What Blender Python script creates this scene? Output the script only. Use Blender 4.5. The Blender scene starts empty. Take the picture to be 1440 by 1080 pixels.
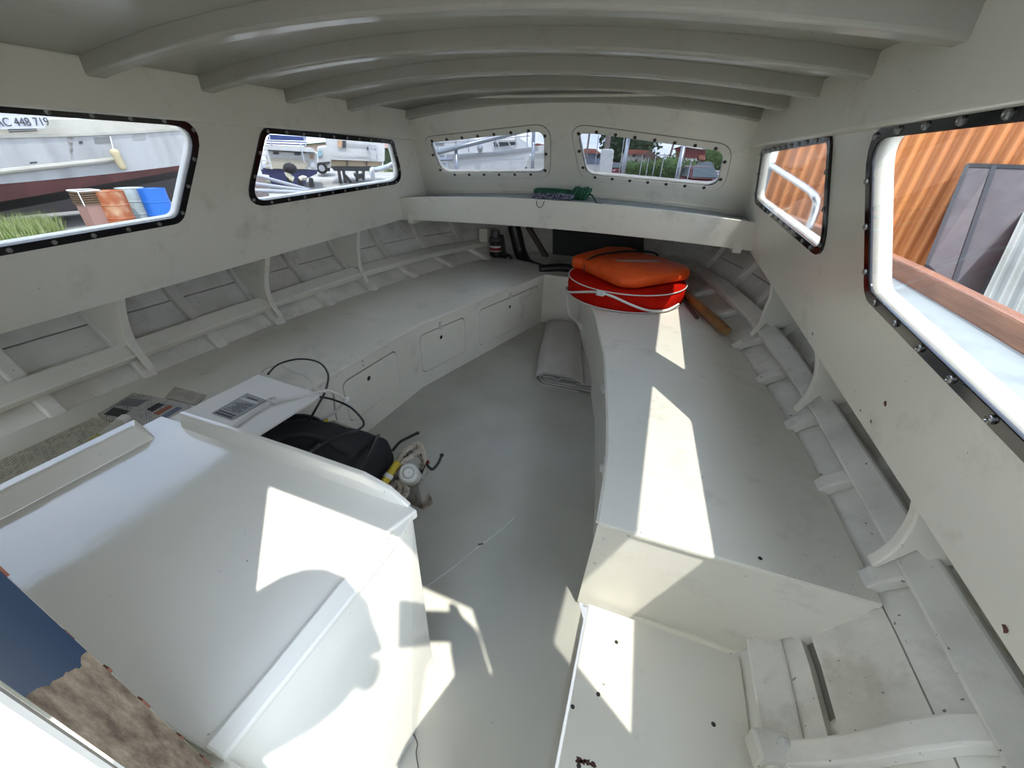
import bpy, bmesh, math, random
from mathutils import Vector as V, Matrix, noise
random.seed(7)
C = bpy.context.scene.collection
PI = math.pi
def rad(a): return a*PI/180

# ------------------------------------------------------------------ camera, sky, sun, exposure
def setup_camera():
    cam = bpy.data.cameras.new('camera')
    cam.sensor_width = 36; cam.lens = 545/1440*36; cam.clip_start = 0.01; cam.clip_end = 500
    o = bpy.data.objects.new('camera', cam); C.objects.link(o)
    yaw, pitch, roll = rad(18.8), rad(31.1), rad(1.65)
    f = V((-math.sin(yaw)*math.cos(pitch), math.cos(yaw)*math.cos(pitch), -math.sin(pitch)))
    r = V((math.cos(yaw), math.sin(yaw), 0)); u = r.cross(f)
    r2 = r*math.cos(roll)+u*math.sin(roll); u2 = -r*math.sin(roll)+u*math.cos(roll)
    m = Matrix((r2, u2, -f)).transposed().to_4x4(); m.translation = V((.55, 0, 1.10))
    o.matrix_world = m
    bpy.context.scene.camera = o
setup_camera()
SKY_STRENGTH, SUN_STRENGTH, EXPOSURE = 1.5, 1.4, 2.86
sc = bpy.context.scene
sc.view_settings.view_transform = 'Standard'; sc.view_settings.look = 'None'
sc.view_settings.exposure = EXPOSURE; sc.view_settings.gamma = 1; sc.view_settings.use_curve_mapping = False
sc.cycles.max_bounces = 14; sc.cycles.diffuse_bounces = 8; sc.cycles.transparent_max_bounces = 16
sc.cycles.use_denoising = True
def setup_world():
    w = bpy.data.worlds.new('sky'); sc.world = w; w.use_nodes = True
    nt = w.node_tree; nt.nodes.clear(); N = nt.nodes.new; L = nt.links.new
    out = N('ShaderNodeOutputWorld'); bg = N('ShaderNodeBackground'); bg.inputs[1].default_value = SKY_STRENGTH
    tc = N('ShaderNodeTexCoord'); sep = N('ShaderNodeSeparateXYZ'); L(tc.outputs['Generated'], sep.inputs[0])
    ramp = N('ShaderNodeValToRGB'); L(sep.outputs['Z'], ramp.inputs[0])
    e = ramp.color_ramp.elements
    e[0].position = 0.0; e[0].color = (.60, .70, .86, 1); e[1].position = .55; e[1].color = (.44, .57, .79, 1)
    mp = N('ShaderNodeMapping'); mp.inputs['Scale'].default_value = (1, 1, 3.2); L(tc.outputs['Generated'], mp.inputs[0])
    nz = N('ShaderNodeTexNoise'); nz.inputs['Scale'].default_value = 2.6; nz.inputs['Detail'].default_value = 7; nz.inputs['Roughness'].default_value = .62
    L(mp.outputs[0], nz.inputs['Vector'])
    cr = N('ShaderNodeValToRGB'); cr.color_ramp.elements[0].position = .47; cr.color_ramp.elements[1].position = .68
    L(nz.outputs[0], cr.inputs[0])
    mx = N('ShaderNodeMix'); mx.data_type = 'RGBA'; L(cr.outputs[0], mx.inputs[0]); L(ramp.outputs[0], mx.inputs[6]); mx.inputs[7].default_value = (1, 1, 1, 1)
    L(mx.outputs[2], bg.inputs[0]); L(bg.outputs[0], out.inputs[0])
setup_world()
def setup_sun():
    s = bpy.data.lights.new('sun', 'SUN'); s.energy = SUN_STRENGTH; s.angle = rad(.6); s.color = (1, .96, .88)
    o = bpy.data.objects.new('sun', s); C.objects.link(o)
    o.rotation_euler = V((-.332, .351, -.876)).to_track_quat('-Z', 'Y').to_euler()
    o.location = (3, -3, 8)
setup_sun()

# ------------------------------------------------------------------ helpers
def srgb(h):
    c = [int(h[i:i+2], 16)/255 for i in (0, 2, 4)]
    return tuple(x/12.92 if x <= .04045 else ((x+.055)/1.055)**2.4 for x in c)+(1,)
def mat(name, col, rough=.5, metal=0, col2=None, nscale=8, ndetail=6, lo=.4, hi=.65, stretch=(1, 1, 1), bump=0, bscale=30,
        specks=0, sscale=60, speck_col=(.05, .04, .03, 1), coords='Object', spec=.5, emit=None, stains=0, stain_col=(.34, .31, .24, 1)):
    m = bpy.data.materials.new(name); m.use_nodes = True
    nt = m.node_tree; N = nt.nodes.new; L = nt.links.new; b = nt.nodes['Principled BSDF']
    if isinstance(col, str): col = srgb(col)
    if isinstance(col2, str): col2 = srgb(col2)
    if isinstance(speck_col, str): speck_col = srgb(speck_col)
    b.inputs['Base Color'].default_value = col; b.inputs['Roughness'].default_value = rough; b.inputs['Metallic'].default_value = metal
    b.inputs['Specular IOR Level'].default_value = spec
    cur = None
    if col2 or specks or bump or stains:
        tc = N('ShaderNodeTexCoord'); mp = N('ShaderNodeMapping'); mp.inputs['Scale'].default_value = stretch
        L(tc.outputs[coords], mp.inputs[0])
    if col2:
        nz = N('ShaderNodeTexNoise'); nz.inputs['Scale'].default_value = nscale; nz.inputs['Detail'].default_value = ndetail
        L(mp.outputs[0], nz.inputs['Vector'])
        r = N('ShaderNodeValToRGB'); r.color_ramp.elements[0].position = lo; r.color_ramp.elements[1].position = hi
        r.color_ramp.elements[0].color = col; r.color_ramp.elements[1].color = col2
        L(nz.outputs[0], r.inputs[0]); cur = r.outputs[0]
    if stains:
        nz = N('ShaderNodeTexNoise'); nz.inputs['Scale'].default_value = 6.5; nz.inputs['Detail'].default_value = 9; nz.inputs['Roughness'].default_value = .68
        L(tc.outputs[coords], nz.inputs['Vector'])
        r = N('ShaderNodeValToRGB'); r.color_ramp.elements[0].position = .56; r.color_ramp.elements[1].position = .80
        r.color_ramp.elements[0].color = (0, 0, 0, 1); r.color_ramp.elements[1].color = (stains,)*3+(1,)
        L(nz.outputs[0], r.inputs[0])
        x = N('ShaderNodeMix'); x.data_type = 'RGBA'; L(r.outputs[0], x.inputs[0])
        if cur: L(cur, x.inputs[6])
        else: x.inputs[6].default_value = col
        x.inputs[7].default_value = stain_col; cur = x.outputs[2]
    if specks:
        nz = N('ShaderNodeTexNoise'); nz.inputs['Scale'].default_value = sscale; nz.inputs['Detail'].default_value = 3
        L(tc.outputs[coords], nz.inputs['Vector'])
        r = N('ShaderNodeValToRGB'); r.color_ramp.elements[0].position = specks; r.color_ramp.elements[1].position = specks+.03
        r.color_ramp.elements[0].color = (0, 0, 0, 1); r.color_ramp.elements[1].color = (1, 1, 1, 1)
        L(nz.outputs[0], r.inputs[0])
        x = N('ShaderNodeMix'); x.data_type = 'RGBA'; L(r.outputs[0], x.inputs[0])
        if cur: L(cur, x.inputs[6])
        else: x.inputs[6].default_value = col
        x.inputs[7].default_value = speck_col; cur = x.outputs[2]
    if cur: L(cur, b.inputs['Base Color'])
    if bump:
        nz = N('ShaderNodeTexNoise'); nz.inputs['Scale'].default_value = bscale; nz.inputs['Detail'].default_value = 5
        L(mp.outputs[0], nz.inputs['Vector'])
        bp = N('ShaderNodeBump'); bp.inputs['Strength'].default_value = bump; bp.inputs['Distance'].default_value = .01
        L(nz.outputs[0], bp.inputs['Height']); L(bp.outputs[0], b.inputs['Normal'])
    if emit:
        b.inputs['Emission Color'].default_value = col; b.inputs['Emission Strength'].default_value = emit
    return m
def glass_mat(name, tint, gloss=.06, haze=0):
    m = bpy.data.materials.new(name); m.use_nodes = True
    nt = m.node_tree; nt.nodes.clear(); N = nt.nodes.new; L = nt.links.new
    o = N('ShaderNodeOutputMaterial'); t = N('ShaderNodeBsdfTransparent'); t.inputs[0].default_value = tint
    g = N('ShaderNodeBsdfGlossy'); g.inputs['Roughness'].default_value = .03
    lw = N('ShaderNodeLayerWeight'); pw = N('ShaderNodeMath'); pw.operation = 'POWER'; L(lw.outputs['Facing'], pw.inputs[0]); pw.inputs[1].default_value = 5
    fr = N('ShaderNodeMath'); fr.operation = 'MULTIPLY_ADD'; L(pw.outputs[0], fr.inputs[0]); fr.inputs[1].default_value = .8; fr.inputs[2].default_value = .035
    mx = N('ShaderNodeMixShader'); L(fr.outputs[0], mx.inputs[0]); L(t.outputs[0], mx.inputs[1]); L(g.outputs[0], mx.inputs[2])
    if haze:
        d = N('ShaderNodeBsdfDiffuse'); d.inputs[0].default_value = (.8, .8, .8, 1)
        m2 = N('ShaderNodeMixShader'); m2.inputs[0].default_value = haze; L(mx.outputs[0], m2.inputs[1]); L(d.outputs[0], m2.inputs[2])
        L(m2.outputs[0], o.inputs[0])
    else: L(mx.outputs[0], o.inputs[0])
    return m

WL = {}
def props(o, label=None, cat=None, group=None, kind=None):
    if label: o['label'] = label
    if cat: o['category'] = cat
    if group: o['group'] = group
    if kind: o['kind'] = kind
    return o
def link_mesh(name, me, material, parent=None, smooth=False, bevel=0, angle=40, recenter=True, seg=2):
    if material is not None and not me.materials: me.materials.append(material)
    if smooth:
        for p in me.polygons: p.use_smooth = True
    o = bpy.data.objects.new(name, me); C.objects.link(o)
    if bevel:
        b = o.modifiers.new('bevel', 'BEVEL'); b.width = bevel; b.segments = seg; b.limit_method = 'ANGLE'; b.angle_limit = rad(35)
        b.harden_normals = False
    if parent is not None:
        o.parent = parent; o.matrix_parent_inverse = Matrix.Translation(-WL[parent.name]); WL[o.name] = V((0, 0, 0))
    elif recenter and len(me.vertices):
        xs = [v.co for v in me.vertices]
        c = V(((min(v.x for v in xs)+max(v.x for v in xs))/2, (min(v.y for v in xs)+max(v.y for v in xs))/2, min(v.z for v in xs)))
        me.transform(Matrix.Translation(-c)); o.location = c; WL[o.name] = c
    else: WL[o.name] = V((0, 0, 0))
    return o
def thing(name, loc, label, cat, group=None):
    o = bpy.data.objects.new(name, None); C.objects.link(o); o.location = loc; WL[o.name] = V(loc); o.empty_display_size = .05
    return props(o, label, cat, group)
def struct(name, loc=(0, 0, 0), label=None):
    o = bpy.data.objects.new(name, None); C.objects.link(o); o.location = loc; WL[o.name] = V(loc)
    return props(o, label, kind='structure')
class MB:
    def __init__(s): s.v = []; s.f = []
    def add(s, vs, fs):
        n = len(s.v); s.v += [tuple(v) for v in vs]; s.f += [tuple(i+n for i in f) for f in fs]; return s
    def hexa(s, b, t):            # two quads, bottom and top, same winding
        return s.add(list(b)+list(t), [(3, 2, 1, 0), (4, 5, 6, 7), (0, 1, 5, 4), (1, 2, 6, 5), (2, 3, 7, 6), (3, 0, 4, 7)])
    def box(s, x0, y0, z0, x1, y1, z1):
        return s.hexa([(x0, y0, z0), (x1, y0, z0), (x1, y1, z0), (x0, y1, z0)], [(x0, y0, z1), (x1, y0, z1), (x1, y1, z1), (x0, y1, z1)])
    def prism(s, poly, vec):
        vec = V(vec); n = len(poly); a = [V(p) for p in poly]
        return s.add(a+[p+vec for p in a], [tuple(range(n-1, -1, -1)), tuple(range(n, 2*n))]+[(i, (i+1) % n, n+(i+1) % n, n+i) for i in range(n)])
    def slab(s, quad, t):         # four points and a thickness along the normal
        q = [V(p) for p in quad]; n = (q[1]-q[0]).cross(q[3]-q[0]).normalized()
        return s.prism(q, n*t)
    def beam(s, a, b, w, h, up=(0, 0, 1)):
        a = V(a); b = V(b); d = (b-a).normalized(); up = V(up); sx = d.cross(up).normalized(); up = sx.cross(d).normalized()
        q = lambda p: [p-sx*w/2-up*h/2, p+sx*w/2-up*h/2, p+sx*w/2+up*h/2, p-sx*w/2+up*h/2]
        return s.hexa(q(a), q(b))
    def loft(s, rings, closed=True, caps=True):
        n = len(rings[0]); base = len(s.v)
        for r in rings: s.v += [tuple(p) for p in r]
        for i in range(len(rings)-1):
            for j in range(n if closed else n-1):
                k = (j+1) % n
                s.f.append((base+i*n+j, base+i*n+k, base+(i+1)*n+k, base+(i+1)*n+j))
        if caps and closed:
            s.f.append(tuple(base+j for j in range(n-1, -1, -1))); s.f.append(tuple(base+(len(rings)-1)*n+j for j in range(n)))
        return s
    def tube(s, pts, r, n=8, closed=False):
        pts = [V(p) for p in pts]; rings = []; prev = None
        m = len(pts)
        for i, p in enumerate(pts):
            if closed: d = pts[(i+1) % m]-pts[i-1]
            else: d = pts[min(i+1, m-1)]-pts[max(i-1, 0)]
            if d.length < 1e-9: d = V((0, 0, 1))
            d.normalize()
            if prev is None:
                a = d.orthogonal().normalized()
            else:
                a = prev-d*prev.dot(d)
                a = a.normalized() if a.length > 1e-6 else d.orthogonal().normalized()
            prev = a; b = d.cross(a)
            rr = r[i] if isinstance(r, (list, tuple)) else r
            rings.append([p+a*math.cos(2*PI*k/n)*rr+b*math.sin(2*PI*k/n)*rr for k in range(n)])
        if closed: rings.append(rings[0]); return s.loft(rings, True, False)
        return s.loft(rings)
    def lathe(s, prof, loc=(0, 0, 0), axis=(0, 0, 1), n=20):
        q = V((0, 0, 1)).rotation_difference(V(axis).normalized()); loc = V(loc)
        rings = [[loc+q @ V((r*math.cos(2*PI*k/n), r*math.sin(2*PI*k/n), z)) for k in range(n)] for r, z in prof]
        return s.loft(rings)
    def ball(s, c, rx, ry=None, rz=None, n=12, m=8):
        ry = ry or rx; rz = rz or rx; c = V(c)
        return s.loft([[c+V((rx*math.sin(t)*math.cos(2*PI*k/n), ry*math.sin(t)*math.sin(2*PI*k/n), -rz*math.cos(t))) for k in range(n)]
                       for t in [PI*(.02+.96*i/m) for i in range(m+1)]])
    def mesh(s, name):
        me = bpy.data.meshes.new(name); me.from_pydata(s.v, [], s.f)
        bm = bmesh.new(); bm.from_mesh(me); bmesh.ops.recalc_face_normals(bm, faces=bm.faces); bm.to_mesh(me); bm.free(); me.update()
        return me
    def build(s, name, material, parent=None, **k): return link_mesh(name, s.mesh(name), material, parent, **k)

def spline(pts, n=8, closed=False):
    pts = [V(p) for p in pts]; out = []; m = len(pts)
    for i in range(m if closed else m-1):
        if closed: p0, p1, p2, p3 = pts[i-1], pts[i], pts[(i+1) % m], pts[(i+2) % m]
        else: p0, p1, p2, p3 = pts[max(i-1, 0)], pts[i], pts[i+1], pts[min(i+2, m-1)]
        for k in range(n):
            t = k/n
            out.append(.5*((2*p1)+(p2-p0)*t+(2*p0-5*p1+4*p2-p3)*t*t+(3*p1-p0-3*p2+p3)*t**3))
    if not closed: out.append(pts[-1])
    return out
def inset(poly, d):               # inward offset of a 2D polygon, either winding
    A = sum(poly[i-1][0]*poly[i][1]-poly[i][0]*poly[i-1][1] for i in range(len(poly))); sgn = 1 if A > 0 else -1
    n = len(poly); out = []
    for i in range(n):
        p0, p1, p2 = (V(poly[i-1]), V(poly[i]), V(poly[(i+1) % n]))
        d1 = (p1-p0).normalized(); d2 = (p2-p1).normalized()
        n1 = V((-d1.y, d1.x))*sgn; n2 = V((-d2.y, d2.x))*sgn
        k = (n1+n2); k = k/max(k.dot(n1), .2)
        out.append(tuple(p1+k*d))
    return out
def rpoly(poly, r, n=6):
    m = len(poly); out = []
    for i in range(m):
        p0, p1, p2 = V(poly[i-1]), V(poly[i]), V(poly[(i+1) % m])
        a = (p0-p1).normalized(); b = (p2-p1).normalized(); th = math.acos(max(-1, min(1, a.dot(b))))
        t = min((r[i] if isinstance(r, (list, tuple)) else r)/math.tan(th/2), .45*(p0-p1).length, .45*(p2-p1).length)
        s0 = p1+a*t; s1 = p1+b*t
        for k in range(n+1):
            u = k/n; out.append(tuple(s0*(1-u)**2+p1*2*u*(1-u)+s1*u*u))
    return out
def plate_mesh(name, outer, holes, thick, frame):   # flat board with holes: 2D outlines, frame = (origin, u, v); it thickens along u x v
    cu = bpy.data.curves.new('outline', 'CURVE'); cu.dimensions = '2D'; cu.fill_mode = 'BOTH'; cu.extrude = thick/2
    for poly in [outer]+list(holes):
        sp = cu.splines.new('POLY'); sp.points.add(len(poly)-1)
        for p, q in zip(sp.points, poly): p.co = (q[0], q[1], 0, 1)
        sp.use_cyclic_u = True
    t = bpy.data.objects.new('outline', cu); C.objects.link(t)
    dg = bpy.context.evaluated_depsgraph_get(); me = bpy.data.meshes.new_from_object(t.evaluated_get(dg))
    bpy.data.objects.remove(t); bpy.data.curves.remove(cu); me.name = name; me.materials.clear()
    o, u, v = (V(x) for x in frame); n = u.cross(v).normalized()
    M = Matrix((u.to_4d(), v.to_4d(), n.to_4d(), V((0, 0, 0, 1)))).transposed()
    for r in range(3): M[r][3] = (o+n*thick/2)[r]; M[3][r] = 0
    M[3][3] = 1
    me.transform(M)
    bm = bmesh.new(); bm.from_mesh(me); bmesh.ops.remove_doubles(bm, verts=bm.verts, dist=1e-5); bmesh.ops.recalc_face_normals(bm, faces=bm.faces)
    bm.to_mesh(me); bm.free()
    return me
def plate(name, outer, holes, thick, frame, material, parent=None, **k): return link_mesh(name, plate_mesh(name, outer, holes, thick, frame), material, parent, **k)
def along(poly, step, start=0):   # points spaced along a closed outline
    pts = [V(p) for p in poly]; L = [(pts[(i+1) % len(pts)]-pts[i]).length for i in range(len(pts))]; tot = sum(L); n = max(3, round(tot/step)); out = []
    for k in range(n):
        d = (start+k*tot/n) % tot
        for i, l in enumerate(L):
            if d <= l: out.append(pts[i].lerp(pts[(i+1) % len(pts)], d/l)); break
            d -= l
    return out
def lerp(a, b, t): return a+(b-a)*t
def interp(xs, ys, x):
    if x <= xs[0]: return ys[0]
    for i in range(len(xs)-1):
        if x <= xs[i+1]: return lerp(ys[i], ys[i+1], (x-xs[i])/(xs[i+1]-xs[i]))
    return ys[-1]
def text_mesh(name, body, size, frame, material, parent, depth=.002, align='CENTER', squeeze=1):
    cu = bpy.data.curves.new('lettering', 'FONT'); cu.body = body; cu.size = size; cu.extrude = depth; cu.align_x = align; cu.align_y = 'CENTER'
    t = bpy.data.objects.new('lettering', cu); C.objects.link(t)
    dg = bpy.context.evaluated_depsgraph_get(); me = bpy.data.meshes.new_from_object(t.evaluated_get(dg)); bpy.data.objects.remove(t); bpy.data.curves.remove(cu)
    me.materials.clear()
    o, u, v = (V(x) for x in frame); n = u.cross(v).normalized(); u = u*squeeze
    M = Matrix(((u.x, v.x, n.x, o.x), (u.y, v.y, n.y, o.y), (u.z, v.z, n.z, o.z), (0, 0, 0, 1))); me.transform(M)
    return link_mesh(name, me, material, parent)

# ------------------------------------------------------------------ materials
M = {}
M['white'] = mat('white_gloss_paint', (.765, .74, .645, 1), .28, col2=(.70, .675, .58, 1), nscale=2.2, lo=.35, hi=.7, bump=.12, bscale=9, specks=.745, sscale=70, speck_col=(.30, .28, .24, 1), stretch=(1, 1, 1), stains=.55)
M['white_worn'] = mat('worn_white_paint', (.73, .71, .635, 1), .4, col2=(.53, .51, .445, 1), nscale=7, lo=.42, hi=.78, bump=.28, bscale=24, specks=.71, sscale=70, speck_col=(.20, .18, .15, 1), stains=.7)
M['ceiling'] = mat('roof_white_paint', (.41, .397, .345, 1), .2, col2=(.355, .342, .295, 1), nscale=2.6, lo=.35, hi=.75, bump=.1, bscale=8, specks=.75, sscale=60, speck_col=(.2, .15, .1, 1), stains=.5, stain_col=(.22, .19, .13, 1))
M['console'] = mat('console_white_paint', (.78, .765, .69, 1), .10, col2=(.73, .715, .645, 1), nscale=3, bump=.08, bscale=14, specks=.745, sscale=90, speck_col=(.32, .3, .26, 1), spec=.9)
M['grey'] = mat('grey_deck_paint', (.43, .425, .37, 1), .27, col2=(.375, .37, .32, 1), nscale=3, bump=.12, bscale=10, specks=.75, sscale=90, speck_col=(.08, .08, .08, 1))
M['seal'] = mat('black_sealant', (.006, .005, .006, 1), .12)
M['screw'] = mat('steel_screw', (.30, .30, .29, 1), .3, .9)
M['screw_dark'] = mat('rusty_dark_screw', (.045, .04, .035, 1), .45, .4)
M['glass'] = glass_mat('dimming_pane_starboard', (.70, .705, .71, 1), haze=.006)  # tint dims the bright view outside, weakest on this side
M['glass_port'] = glass_mat('dimming_pane_port', (.53, .535, .545, 1), haze=.004)  # port panes tinted darker to hold down the daylight behind them
M['glass_front'] = glass_mat('dimming_pane_front', (.33, .337, .35, 1), haze=.003)  # strongest tint, darkens the sky and yard seen ahead
M['dark'] = mat('dark_gap', (.01, .01, .01, 1), .7)
M['seam'] = mat('paint_seam', (.24, .22, .19, 1), .7)
M['alu'] = mat('anodised_aluminium', (.50, .52, .55, 1), .3, .85)
M['bronze'] = mat('painted_latch', (.60, .60, .56, 1), .35)

# ------------------------------------------------------------------ hull (outer skin): half-breadth by station and height
HZ = [-.14, .0, .18, .36, .43, .55, .75]
HY = [-1.6, 0, .6, 1.2, 1.6, 2.0, 2.5, 3.0, 3.4, 3.75]
HX = [[.62, .66, .66, .60, .54, .46, .34, .20, .09, .02],
      [.90, .92, .92, .87, .80, .70, .54, .37, .20, .03],
      [1.02, 1.045, 1.05, 1.01, .95, .86, .70, .50, .28, .04],
      [1.10, 1.12, 1.12, 1.10, 1.05, .985, .86, .66, .40, .05],
      [1.15, 1.18, 1.185, 1.18, 1.165, 1.13, 1.04, .86, .55, .06],
      [1.24, 1.27, 1.275, 1.27, 1.255, 1.22, 1.12, .92, .60, .07],
      [1.34, 1.375, 1.38, 1.375, 1.36, 1.32, 1.21, 1.0, .66, .08]]
def sheer(y): return .735+.03*y
def hx(y, z): return interp(HZ, [interp(HY, r, y) for r in HX], z)
def hull_pt(side, y, z, off=0):    # off = distance inboard along the section's normal
    e = .01; dx = (hx(y, z+e)-hx(y, z-e))/(2*e); n = V((-1, 0, dx)).normalized()
    return V((side*(hx(y, z)+n.x*off), y, z+n.z*off))

def build_hull(side, name):
    root = struct(name, (side*1.1, 1, 0), 'white painted planked %s inside of the hull behind the bench' % ('port' if side < 0 else 'starboard'))
    ys = [-1.5+.15*i for i in range(36)]
    ys = [y for y in ys if y <= 3.75]
    levels = [(-.14, -.002), (.0, .166), (.186, .345), (.348, .538), (.542, .77)]
    for z0, z1 in levels:
        rings = []
        for y in ys:
            zs = [lerp(z0, z1, t) for t in (0, .25, .5, .75, 1)]
            inn = [hull_pt(side, y, z, .0) for z in zs]; out = [hull_pt(side, y, z, -.022) for z in reversed(zs)]
            rings.append(inn+out)
        MB().loft(rings).build('plank', M['white_worn'], root, smooth=False)
    b = MB()                       # dark backing behind the plank seams
    rings = []
    for y in ys:
        zs = [-.14, .0, .18, .36, .43, .55, .77]
        rings.append([hull_pt(side, y, z, -.024) for z in zs]+[hull_pt(side, y, z, -.05) for z in reversed(zs)])
    b.loft(rings).build('outer_skin', M['seam'], root)
    ribs = [.46, .72, .995, 1.278, 1.578, 1.885, 2.22, 2.57, 2.9] if side < 0 else [.44, .70, .975, 1.25, 1.545, 1.855, 2.2, 2.55, 2.9]
    for k, y in enumerate(ribs):
        w = .042
        rings = []
        for i in range(13):
            z = lerp(.10 if y < .6 else .33, .745, i/12)
            rings.append([hull_pt(side, y-w/2, z, .0), hull_pt(side, y+w/2, z, .0), hull_pt(side, y+w/2, z, .030), hull_pt(side, y-w/2, z, .030)])
        MB().loft(rings).build('rib', M['white_worn'], root, bevel=.005)
    rings = []
    for i in range(41):
        y = lerp(-.1, 3.15, i/40); q = []
        for z, off in ((.395, .026), (.395, .066), (.448, .066), (.448, .026)): q.append(hull_pt(side, y, z, off))
        rings.append(q)
    MB().loft(rings).build('stringer', M['white'] if side < 0 else M['white_worn'], root, bevel=.006)
    for y in ([.72, 1.278, 1.885] if side < 0 else [.69, 1.25, 1.855]):
        dx = hx(y, .43)-hx(.70, .43)
        prof = [(1.060, .395), (1.078, .425), (1.096, .478), (1.090, .545), (1.060, .615), (1.030, .67), (1.022, .735)] if side < 0 else [(1.068, .425), (1.077, .452), (1.083, .493), (1.078, .55), (1.060, .606), (1.034, .66), (1.022, .735)]
        curve = spline([V((side*max(px+dx*(1-.6*max(0, pz-.45)/.3), .975+(.885-pz)*.24+.004 if pz > .55 else 0), y, pz)) for px, pz in prof], 5)
        back = [V((side*1.27, y, .735))]+[hull_pt(side, y, z, .008) for z in (.70, .6, .52)]
        foot = [V((side*(1.150+dx), y, .462)), V((side*(1.112+dx), y, .490)), V((side*(1.078+dx), y, .418))]
        b = MB().prism([p+V((0, -.012, 0)) for p in curve+back+foot], (0, .024, 0))
        b.build('knee', M['white'], root, bevel=.005)
    return root
build_hull(-1, 'wall_left_hull')
build_hull(1, 'wall_right_hull')

# side decks, foredeck, toe rails
def build_deck():
    root = struct('deck', (0, 2.5, .8), 'pale grey side decks and foredeck outside the windows')
    m = mat('deck_pale_paint', (.25, .28, .277, 1), .45, col2=(.20, .225, .222, 1), nscale=14, lo=.5, hi=.7, bump=.2, bscale=60)
    wood = mat('varnished_rail', (.27, .115, .06, 1), .4, col2=(.18, .075, .04, 1), nscale=6, stretch=(8, 1, 8), bump=.2, bscale=20)
    for s in (-1, 1):
        rings = []
        for i in range(24):
            y = lerp(-1.5, 2.42, i/23); x1 = hx(y, .75)+.03; z = sheer(y)
            rings.append([V((s*1.035, y, z)), V((s*x1, y, z-.02)), V((s*x1, y, z-.045)), V((s*1.035, y, z-.025))])
        MB().loft(rings).build('side_deck', m, root)
        rings = []
        for i in range(40):
            y = lerp(-1.5, 3.7, i/39); x = hx(y, .75)-.0; z = sheer(y)-.02
            rings.append([V((s*(x-.035), y, z)), V((s*(x+.015), y, z)), V((s*(x+.01), y, z+.055)), V((s*(x-.03), y, z+.055))])
        MB().loft(rings).build('toe_rail', wood, root, bevel=.006)
    b = MB(); rings = []
    for i in range(12):
        y = lerp(2.36, 3.72, i/11); w = hx(y, .75)+.02; z = sheer(y)-.02
        top = [V((w*t, y, z+.085*(1-t*t)*min(1, w))) for t in [-1+.2*k for k in range(11)]]
        rings.append(top+[p-V((0, 0, .025)) for p in reversed(top)])
    b.loft(rings).build('foredeck', m, root)
    return root
build_deck()

# ------------------------------------------------------------------ floor (grey sole) and what is under it
fl = [(-.9, -1.4), (.566, -1.4), (.566, .62), (.545, .66), (.55, .9), (.52, 1.15), (.45, 1.6), (.335, 2.05), (.22, 2.66), (-.15, 2.66), (-.31, 2.1), (-.48, 1.52), (-.52, 1.1), (-.50, .9), (-.6, .3), (-.9, .2)]
props(MB().prism([(x, y, -.03) for x, y in fl], (0, 0, .03)).build('floor', M['grey'], recenter=False), 'grey painted cabin sole between the benches', kind='structure')

# cabin sides
def cabin_side(side, name, zb, wins):
    k = math.hypot(1, .24)
    v = V((-side*.24, 0, 1))/k; o = V((side*.975, 0, .885))
    frame = (o, V((0, 1, 0)), v) if side > 0 else (o+V((0, 0, 0)), V((0, 1, 0)), v)
    S = lambda z: (z-.885)*k
    yf = lambda z: 2.46-.7*(z-1.0)+.02
    out = [(-.0, S(zb(0))), (1.2, S(zb(1.2))), (2.45, S(zb(2.45))), (2.66, S(.76)), (2.66, S(.80)), (yf(.9), S(.9)), (yf(1.26), S(1.26)), (-.0, S(1.26))]
    holes = [rpoly(inset([(y, S(z)) for y, z in w], .021), r) for w, r in wins]
    th = .030
    n = V((0, 1, 0)).cross(v).normalized()
    if n.x*side < 0: frame = (o-n*th, V((0, 1, 0)), v)
    root = struct(name, (side*.975, 1, .6), 'white painted %s cabin side board with two windows' % ('port' if side < 0 else 'starboard'))
    plate('side_board', out, holes, th, frame, M['white'], root)
    s = side                       # carlin above the windows
    MB().hexa([(s*.88, .02, 1.163), (s*.935, .02, 1.163), (s*.935, 2.36, 1.138), (s*.88, 2.36, 1.138)],
              [(s*.872, .02, 1.275), (s*.935, .02, 1.275), (s*.935, 2.30, 1.275), (s*.872, 2.30, 1.275)]).build('carlin', M['white'], root, bevel=.006)
    return o, v, S, n*(1 if n.x*side < 0 else -1)
W_AFT_L = [(.05, 1.172), (1.10, 1.160), (.957, .861), (.05, .826)]
W_FWD_L = [(1.315, 1.153), (2.150, 1.134), (2.290, .913), (1.193, .879)]
W_AFT_R = [(.05, 1.172), (1.112, 1.156), (.972, .860), (.05, .775)]
W_FWD_R = [(1.326, 1.158), (2.235, 1.133), (2.335, .914), (1.245, .871)]
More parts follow.
